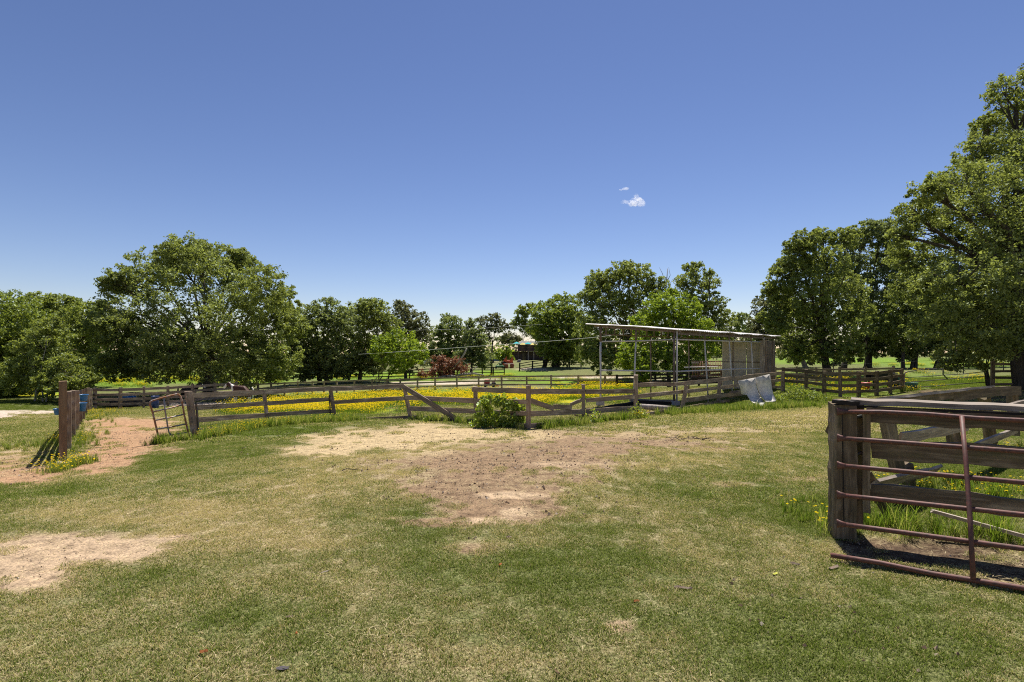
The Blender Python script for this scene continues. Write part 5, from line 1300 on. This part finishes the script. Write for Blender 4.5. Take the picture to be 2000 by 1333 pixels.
def car(px, D, rz, paintm, label):
    b = G(px, D); r = empty('parked_car', b, label, 'car', 'cars parked by the hill house', rz)
    prof = [(-2.1, .35), (-2.15, .75), (-2.0, .92), (-1.5, 1.0), (-1.0, 1.42), (.35, 1.45), (.95, 1.02), (1.9, .88), (2.15, .65), (2.12, .35)]
    n = len(prof); V = [(x, y * (.78 if z > 1.1 else 1), z) for y in (-.85, .85) for (x, z) in prof]
    Fc = [tuple(range(n)), tuple(range(2 * n - 1, n - 1, -1))] + [(k, n + k, n + (k + 1) % n, (k + 1) % n) for k in range(n)]
    mesh_obj('body', V, Fc, paintm, r)
    for y in (-1, 1):
        q = [(-1.2, 1.03), (-.92, 1.36), (.3, 1.38), (.72, 1.05)]
        V = [(x, y * (.86 if z < 1.2 else .69), z) for x, z in q] + [(x, y * (.83 if z < 1.2 else .66), z) for x, z in q]
        mesh_obj('window', V, [(0, 1, 2, 3), (7, 6, 5, 4), (0, 4, 5, 1), (1, 5, 6, 2), (2, 6, 7, 3), (3, 7, 4, 0)], M_GLASS, r)
        for x in (-1.35, 1.35): wheel(r, (x, y * .8, .33), .33, .2)
    V = [(.98, -.72, 1.04), (.98, .72, 1.04), (.42, .62, 1.44), (.42, -.62, 1.44)]
    mesh_obj('windscreen', V + [(x + .02, y, z + .02) for x, y, z in V], [(0, 1, 2, 3), (7, 6, 5, 4), (0, 4, 5, 1), (1, 5, 6, 2), (2, 6, 7, 3), (3, 7, 4, 0)], M_GLASS, r)
car(836, 118, .05, M_CARW, 'white car glimpsed behind the brush pile trees')
car(908, 120, .1, M_CARW, 'white car seen between the two dark trees right of the brush pile')
car(950, 126, -.2, M_CARB, 'dark blue car in the shade left of the slender airy tree')
car(973, 124, .1, M_CARB, 'slate blue car in the shade just right of the slender airy tree')

# overhead cables
def cable(name, label, pts, r):
    base = Wp(*pts[0])
    V, Fc = tubes([[(Wp(*p) - base, r) for p in pts]], 5); o = mesh_obj(name, V, Fc, M_CABLE, smooth=True); o.location = base; tag(o, label, 'cable')
cable('overhead_cable', 'bright overhead cable rising to the right above the brush pile', [(700,692.5,48.5),(735,690.5,48),(840,683.5,47),(950,675.5,45.5),(1060,668,44),(1150,660.5,43),(1230,652,42)], .016)
cable('overhead_cable', 'faint thin cable high in the sky gap above the brush pile', [(740,648,62),(842,644.5,62),(920,643,61),(1060,634,60)], .011)
# thin field posts and wires
auto_fence('stake_fence', 'thin dark stakes standing along the right field', 'field stakes', [(1628,40),(1760,42),(1882,44),(1960,46)], 1.25, (1.15,), .02, t=.02, pw=.05, mat=M_TPOST)

# cloud
def cloud():
    D = 1500.0
    m, nt, ns, ls = node_mat('cloud_vapour')
    pos = N(nt, 'ShaderNodeTexCoord').outputs['Object']
    nz = noise(nt, pos, .07, 5, .65)
    ln = N(nt, 'ShaderNodeVectorMath', operation='LENGTH'); ls.new(pos, ln.inputs[0])
    dn = math_(nt, 'MULTIPLY', ramp(nt, nz, [(0.36, (0, 0, 0)), (0.66, (1, 1, 1))]), .07)
    dn = math_(nt, 'MULTIPLY', dn, math_(nt, 'SUBTRACT', 1.35, math_(nt, 'DIVIDE', ln.outputs['Value'], 34.0), clamp=True))
    v = N(nt, 'ShaderNodeVolumePrincipled'); v.inputs['Color'].default_value = (1, 1, 1, 1); v.inputs['Anisotropy'].default_value = .3
    ls.new(dn, v.inputs['Density']); o = N(nt, 'ShaderNodeOutputMaterial'); ls.new(v.outputs[0], o.inputs['Volume'])
    import bmesh
    def blob(nm, lab, ells, dens=1.0):
        bm = bmesh.new(); c0 = Wp(ells[0][0], ells[0][1], D)
        for (px, py, rx, ry) in ells:
            r = bmesh.ops.create_icosphere(bm, subdivisions=3, radius=1); c = Wp(px, py, D) - c0; k = D / F
            for vv in r['verts']:
                a = 1 + .16 * math.sin(vv.co.x * 5 + px) * math.sin(vv.co.z * 6 + py)
                vv.co = Vector((vv.co.x * rx * k * a, vv.co.y * rx * k * .8, vv.co.z * ry * k * a)) + c
        me = bpy.data.meshes.new(nm); bm.to_mesh(me); bm.free(); me.materials.append(m)
        ob = bpy.data.objects.new(nm, me); COL.objects.link(ob); ob.location = c0; tag(ob, lab, 'cloud')
    blob('cloud', 'small bright white cloud puff alone in the blue sky', [(1244,394,13,9),(1236,397,12,7),(1252,398,9,6),(1243,384,5,6),(1218,395,12,3.2)])
    blob('cloud', 'tiny faint cloud wisp above the small white cloud', [(1222,369,7,2.6),(1213,371,4,1.6)])
cloud()

# ------------------------------------------------------------------ weeds, vine, tall grass, debris
rs = np.random.RandomState(21)
V, T, t = blade_verts(rs, 46, .12, .1, .3, .0045, .6, patch='r')
T_WD = template('weed_tuft', V, T, t, [M_WEED])
simple_scatter('fence_weeds', 'green weeds growing along the foot of the crooked pen fence', np.concatenate([
    line_pts([(390,13.4),(520,16.0),(690,17.3)], 420, .2), line_pts([(800,17.5),(930,15.7),(1030,14.4)], 110, .12), line_pts([(1060,14.7),(1150,15.8),(1200,16.3),(1250,16.9)], 130, .16),
    line_pts([(1290,18),(1340,19),(1400,20.2),(1500,20.8),(1590,22)], 360, .45), line_pts([(1535,25),(1600,25.5)], 160, .5), line_pts([(300,13.1),(312,13.2),(350,13.4)], 30, .12)]), .5, 1.15, T_WD, [M_WEED], 'weeds')
simple_scatter('post_weeds', 'weeds and longer grass round the tall square post and bucket fence', np.concatenate([
    line_pts([(98,8.7),(150,9.6),(180,10.2)], 44, .1), line_pts([(140,12.5),(155,17)], 60, .3), line_pts([(150,18),(175,28)], 60, .5), line_pts([(60,13.5),(112,14)], 40, .5)]), .3, .75, T_WD, [M_WEED], 'weeds')
V, T, t = blade_verts(rs, 70, .14, .12, .42, .0042, .8, patch='r')
T_TG = template('tall_grass_tuft', V, T, t, [M_WEED])
simple_scatter('gate_weeds', 'tall green grass tufts growing behind the plank gate', np.concatenate([
    line_pts([(1700,5.5),(1800,5.25),(1900,5.2),(2030,4.95)], 30, .12), patch_pts([(1850,6.2,1.1,.7,22),(1990,9,.8,1.2,50),(1700,5.6,.25,.25,12),(1990,6.2,.6,.8,14)], 1)]), .35, .85, T_TG, [M_WEED], 'weeds')
simple_scatter('edge_weeds', 'short weeds and longer grass left of the massive square post', patch_pts([(1590,5.75,.32,.3,26),(1560,6.3,.4,.5,12)], 1), .12, .34, T_TG, [M_WEED], 'weeds')
simple_scatter('verge_flowers', 'yellow wildflowers along the pen fence foot and around the left posts', np.concatenate([
    line_pts([(392,13.4),(520,16),(560,16.6)], 44, .14), line_pts([(560,16.6),(690,17.3)], 20, .12), line_pts([(98,8.7),(146,9.5)], 7, .08), line_pts([(150,9.6),(185,10.3)], 2, .05), line_pts([(175,24),(184,32)], 40, .6), line_pts([(143,13.5),(156,18)], 8, .3), patch_pts([(1245,16.7,.2,.2,5)], 1)]), .7, 1.1, T_FL, [M_WEED, M_PETAL], 'wildflowers')
V, T, t, mi = flower_patch(.13, 30, 8, .08, .2, .013, 9)
T_FL3 = template('flower_sprig', V, T, t, [M_WEED, M_PETAL], mi)
simple_scatter('gate_flowers', 'small yellow daisy flowers in the grass around the plank gate', patch_pts([(1855,6.9,.85,.75,42),(1590,5.6,.3,.35,7),(1985,9.5,.4,.8,12)], 1), .7, 1.2, T_FL3, [M_WEED, M_PETAL], 'wildflowers')

def vine():
    D = 14.9; rs = np.random.RandomState(31); base = G(985, D)
    r = empty('climbing_vine', base, 'leafy green vine climbing over the middle of the pen fence', 'vine')
    C, R = [], []
    for (a, b, ra, rb, n) in [(955,785,18,12,22),(975,780,16,8,16),(945,810,18,18,24),(985,800,14,16,18),(1010,790,14,14,18),(1020,810,10,20,20),(975,825,40,9,40),(1000,828,26,8,24),(935,830,14,6,12),(1005,812,18,12,18),(962,800,14,14,14)]:
        for _ in range(n):
            w = Wp(a + rs.uniform(-1, 1) * ra, b + rs.uniform(-1, 1) * rb, D + rs.uniform(-.22, .1)); w.z = max(w.z, gz(w.x, w.y) + .04)
            C.append(w[:]); R.append(rs.uniform(.05, .1))
    C = np.array(C); V, q, tone = leaves_np(rs, C, np.array(R), rs.uniform(0, 1, len(C)), 14, .085, up=.2, flat=1, asp=.75)
    np_mesh('foliage', V - np.array(base), q, L_VINE, r, attrs={'tone': ('POINT', 'FLOAT', tone)})
    for pts in ([(960,838),(950,810),(955,785),(975,772)], [(990,840),(1000,810),(1005,785)], [(1010,838),(1022,815),(1025,790)], [(970,838),(940,820),(928,800)]):
        V, Fc = tubes([[(Wp(a, b, D - .05) - base, .008) for a, b in pts]], 5); mesh_obj('stem', V, Fc, M_BARK, r)
vine()

# leafy weeds by the shed end
def bush(name, label, px, D, w, h, n, leaf, size, seed):
    rs = np.random.RandomState(seed); b = G(px, D)
    C = np.c_[rs.uniform(-w, w, n), rs.uniform(-w * .5, w * .5, n), np.abs(rs.uniform(0, h, n))]; C[:, 2] *= np.clip(1.1 - np.abs(C[:, 0]) / w, .25, 1)
    V, q, tone = leaves_np(rs, C, np.full(n, size * 2.2), rs.uniform(0, 1, n), 12, size, up=.4, flat=1)
    r = empty(name, b, label, 'bush'); np_mesh('foliage', V, q, leaf, r, attrs={'tone': ('POINT', 'FLOAT', tone)})
    V, Fc = tubes([[(Vector((0, 0, -.05)), .02), (Vector((w * k * .4, 0, h * .4)), .012), (Vector((w * k * .7, 0, h * .8)), .006)] for k in (-1, -.4, .3, 1)], 5); mesh_obj('stem', V, Fc, M_BARK, r)
bush('leafy_bush', 'low leafy bush at the end of the fence right of the fallen sheet', 1560, 24.5, 1.1, .75, 130, L_MID, .09, 1)
bush('leafy_bush', 'small leafy weed clump left of the tall fence post', 1160, 15.9, .35, .38, 34, L_VINE, .055, 2)
bush('leafy_bush', 'little weed clump at the foot of the tall fence post', 1243, 16.7, .38, .42, 34, L_VINE, .05, 3)
bush('leafy_bush', 'scraggly weed right of the slipped diagonal board', 862, 16.8, .55, .18, 26, L_VINE, .05, 4)

def debris(name, label, cat, px, py, z, L, w, h, mat, rz):
    h *= .45; w *= .7
    D = 1.75 * F / (py - HY); c = G(px, D, -.004)
    r = random.Random(int(px)); V = []
    n = 5
    for i in range(n):
        x = L * (i / (n - 1) - .5); ww = w * (.5 + .5 * math.sin(math.pi * (i + .5) / n)) * r.uniform(.7, 1.2)
        for (a, b_) in ((-1, 0), (0, 1), (1, 0), (0, -.3)): V.append((x, a * ww / 2 + .1 * L * math.sin(i * 1.4) * .3, b_ * h * r.uniform(.6, 1.2)))
    Fc = []
    for i in range(n - 1):
        for k in range(4): Fc.append((i * 4 + k, i * 4 + (k + 1) % 4, i * 4 + 4 + (k + 1) % 4, i * 4 + 4 + k))
    Fc += [(3, 2, 1, 0), (n * 4 - 4, n * 4 - 3, n * 4 - 2, n * 4 - 1)]
    o = mesh_obj(name, V, Fc, mat); o.location = c; o.rotation_euler = (0, 0, rz); return tag(o, label, cat)
M_CHIP = paint('bark_chip', (.24, .17, .12), .9, 0, wear=(.3, .23, .17), wscale=40)
M_ORL = paint('orange_dead_leaf', (.4, .13, .03), .7, 0, wear=(.16, .06, .02), wscale=40)
M_YLF = paint('yellow_fallen_leaf', (.62, .62, .1), .7)
M_DKST = paint('dark_stone', (.06, .05, .055), .8)
debris('bark_strip', 'dark bark strip lying on the lawn right of centre', 'bark', 1334, 1146, 0, .13, .035, .03, M_CHIP, -.25)
debris('fallen_leaf', 'curled orange dead leaf on the bottom left lawn', 'leaf', 398, 1272, 0, .042, .03, .03, M_ORL, .4)
debris('fallen_leaf', 'yellow fallen leaf on the grass left of the pipe gate', 'leaf', 1514, 1119, 0, .06, .03, .02, M_YLF, .7)
debris('wood_chip', 'pale wood chip in the grass left of centre', 'wood chip', 634, 1115, 0, .06, .02, .015, M_WOODB, .8)
debris('flat_stone', 'half buried dark stone near the bottom edge', 'stone', 552, 1303, 0, .07, .05, .008, M_DKST, .1)
debris('fallen_leaf', 'brown crumpled leaf on lawn just left of centre', 'leaf', 977, 1100, 0, .04, .03, .03, M_ORL, 1.1)
debris('fallen_leaf', 'reddish dead leaf right of centre low on lawn', 'leaf', 1243, 1172, 0, .04, .03, .03, M_ORL, .2)
debris('fallen_leaf', 'pinkish dead leaf on the lower middle lawn', 'leaf', 565, 1203, 0, .045, .025, .02, M_CHIP, .3)
debris('fallen_leaf', 'small rust leaf near the lower middle lawn', 'leaf', 579, 1235, 0, .03, .02, .02, M_ORL, 2.0)
debris('fallen_leaf', 'tan leaf near bottom centre of the photo', 'leaf', 1088, 1310, 0, .05, .018, .015, M_WOODN, -1.1)
debris('wood_chip', 'dark chip beside the brown bare soil', 'wood chip', 994, 1046, 0, .05, .03, .03, M_CHIP, .3)
debris('dry_leaves', 'cluster of pale dry leaves at the left end of the pipe gate', 'leaf', 1628, 1107, 0, .11, .05, .03, M_CHIP, .5)
debris('dry_leaves', 'dark curled leaf left of the pipe gate end', 'leaf', 1553, 1100, 0, .07, .03, .03, M_CHIP, -.6)

def twigs():
    b = G(1348, 11.3); r = random.Random(2)
    paths = []
    for i in range(16):
        a = Vector((r.uniform(-.4, .3), r.uniform(-.12, .12), r.uniform(0, .05))); e = a + Vector((r.uniform(-.3, .3), r.uniform(-.15, .15), r.uniform(-.02, .06))); m_ = (a + e) / 2 + Vector((0, 0, r.uniform(.0, .05)))
        paths.append([(a, .007), (m_, .006), (e, .003)])
    V, Fc = tubes(paths, 5); o = mesh_obj('twig_heap', V, Fc, M_BARK); o.location = b; tag(o, 'small dark heap of twigs lying on the dry lawn', 'twigs', kind='stuff')
    b = G(683, 8.1); V, Fc = tubes([[(Vector((-.1, -.05, .02)), .008), (Vector((-.06, .02, .035)), .007), (Vector((.02, .05, .02)), .006), (Vector((.1, .07, .01)), .004)]], 5)
    o = mesh_obj('twig', V, Fc, M_BARK); o.location = b; tag(o, 'curved dark twig on the lawn left of the bare soil', 'twig')
twigs()
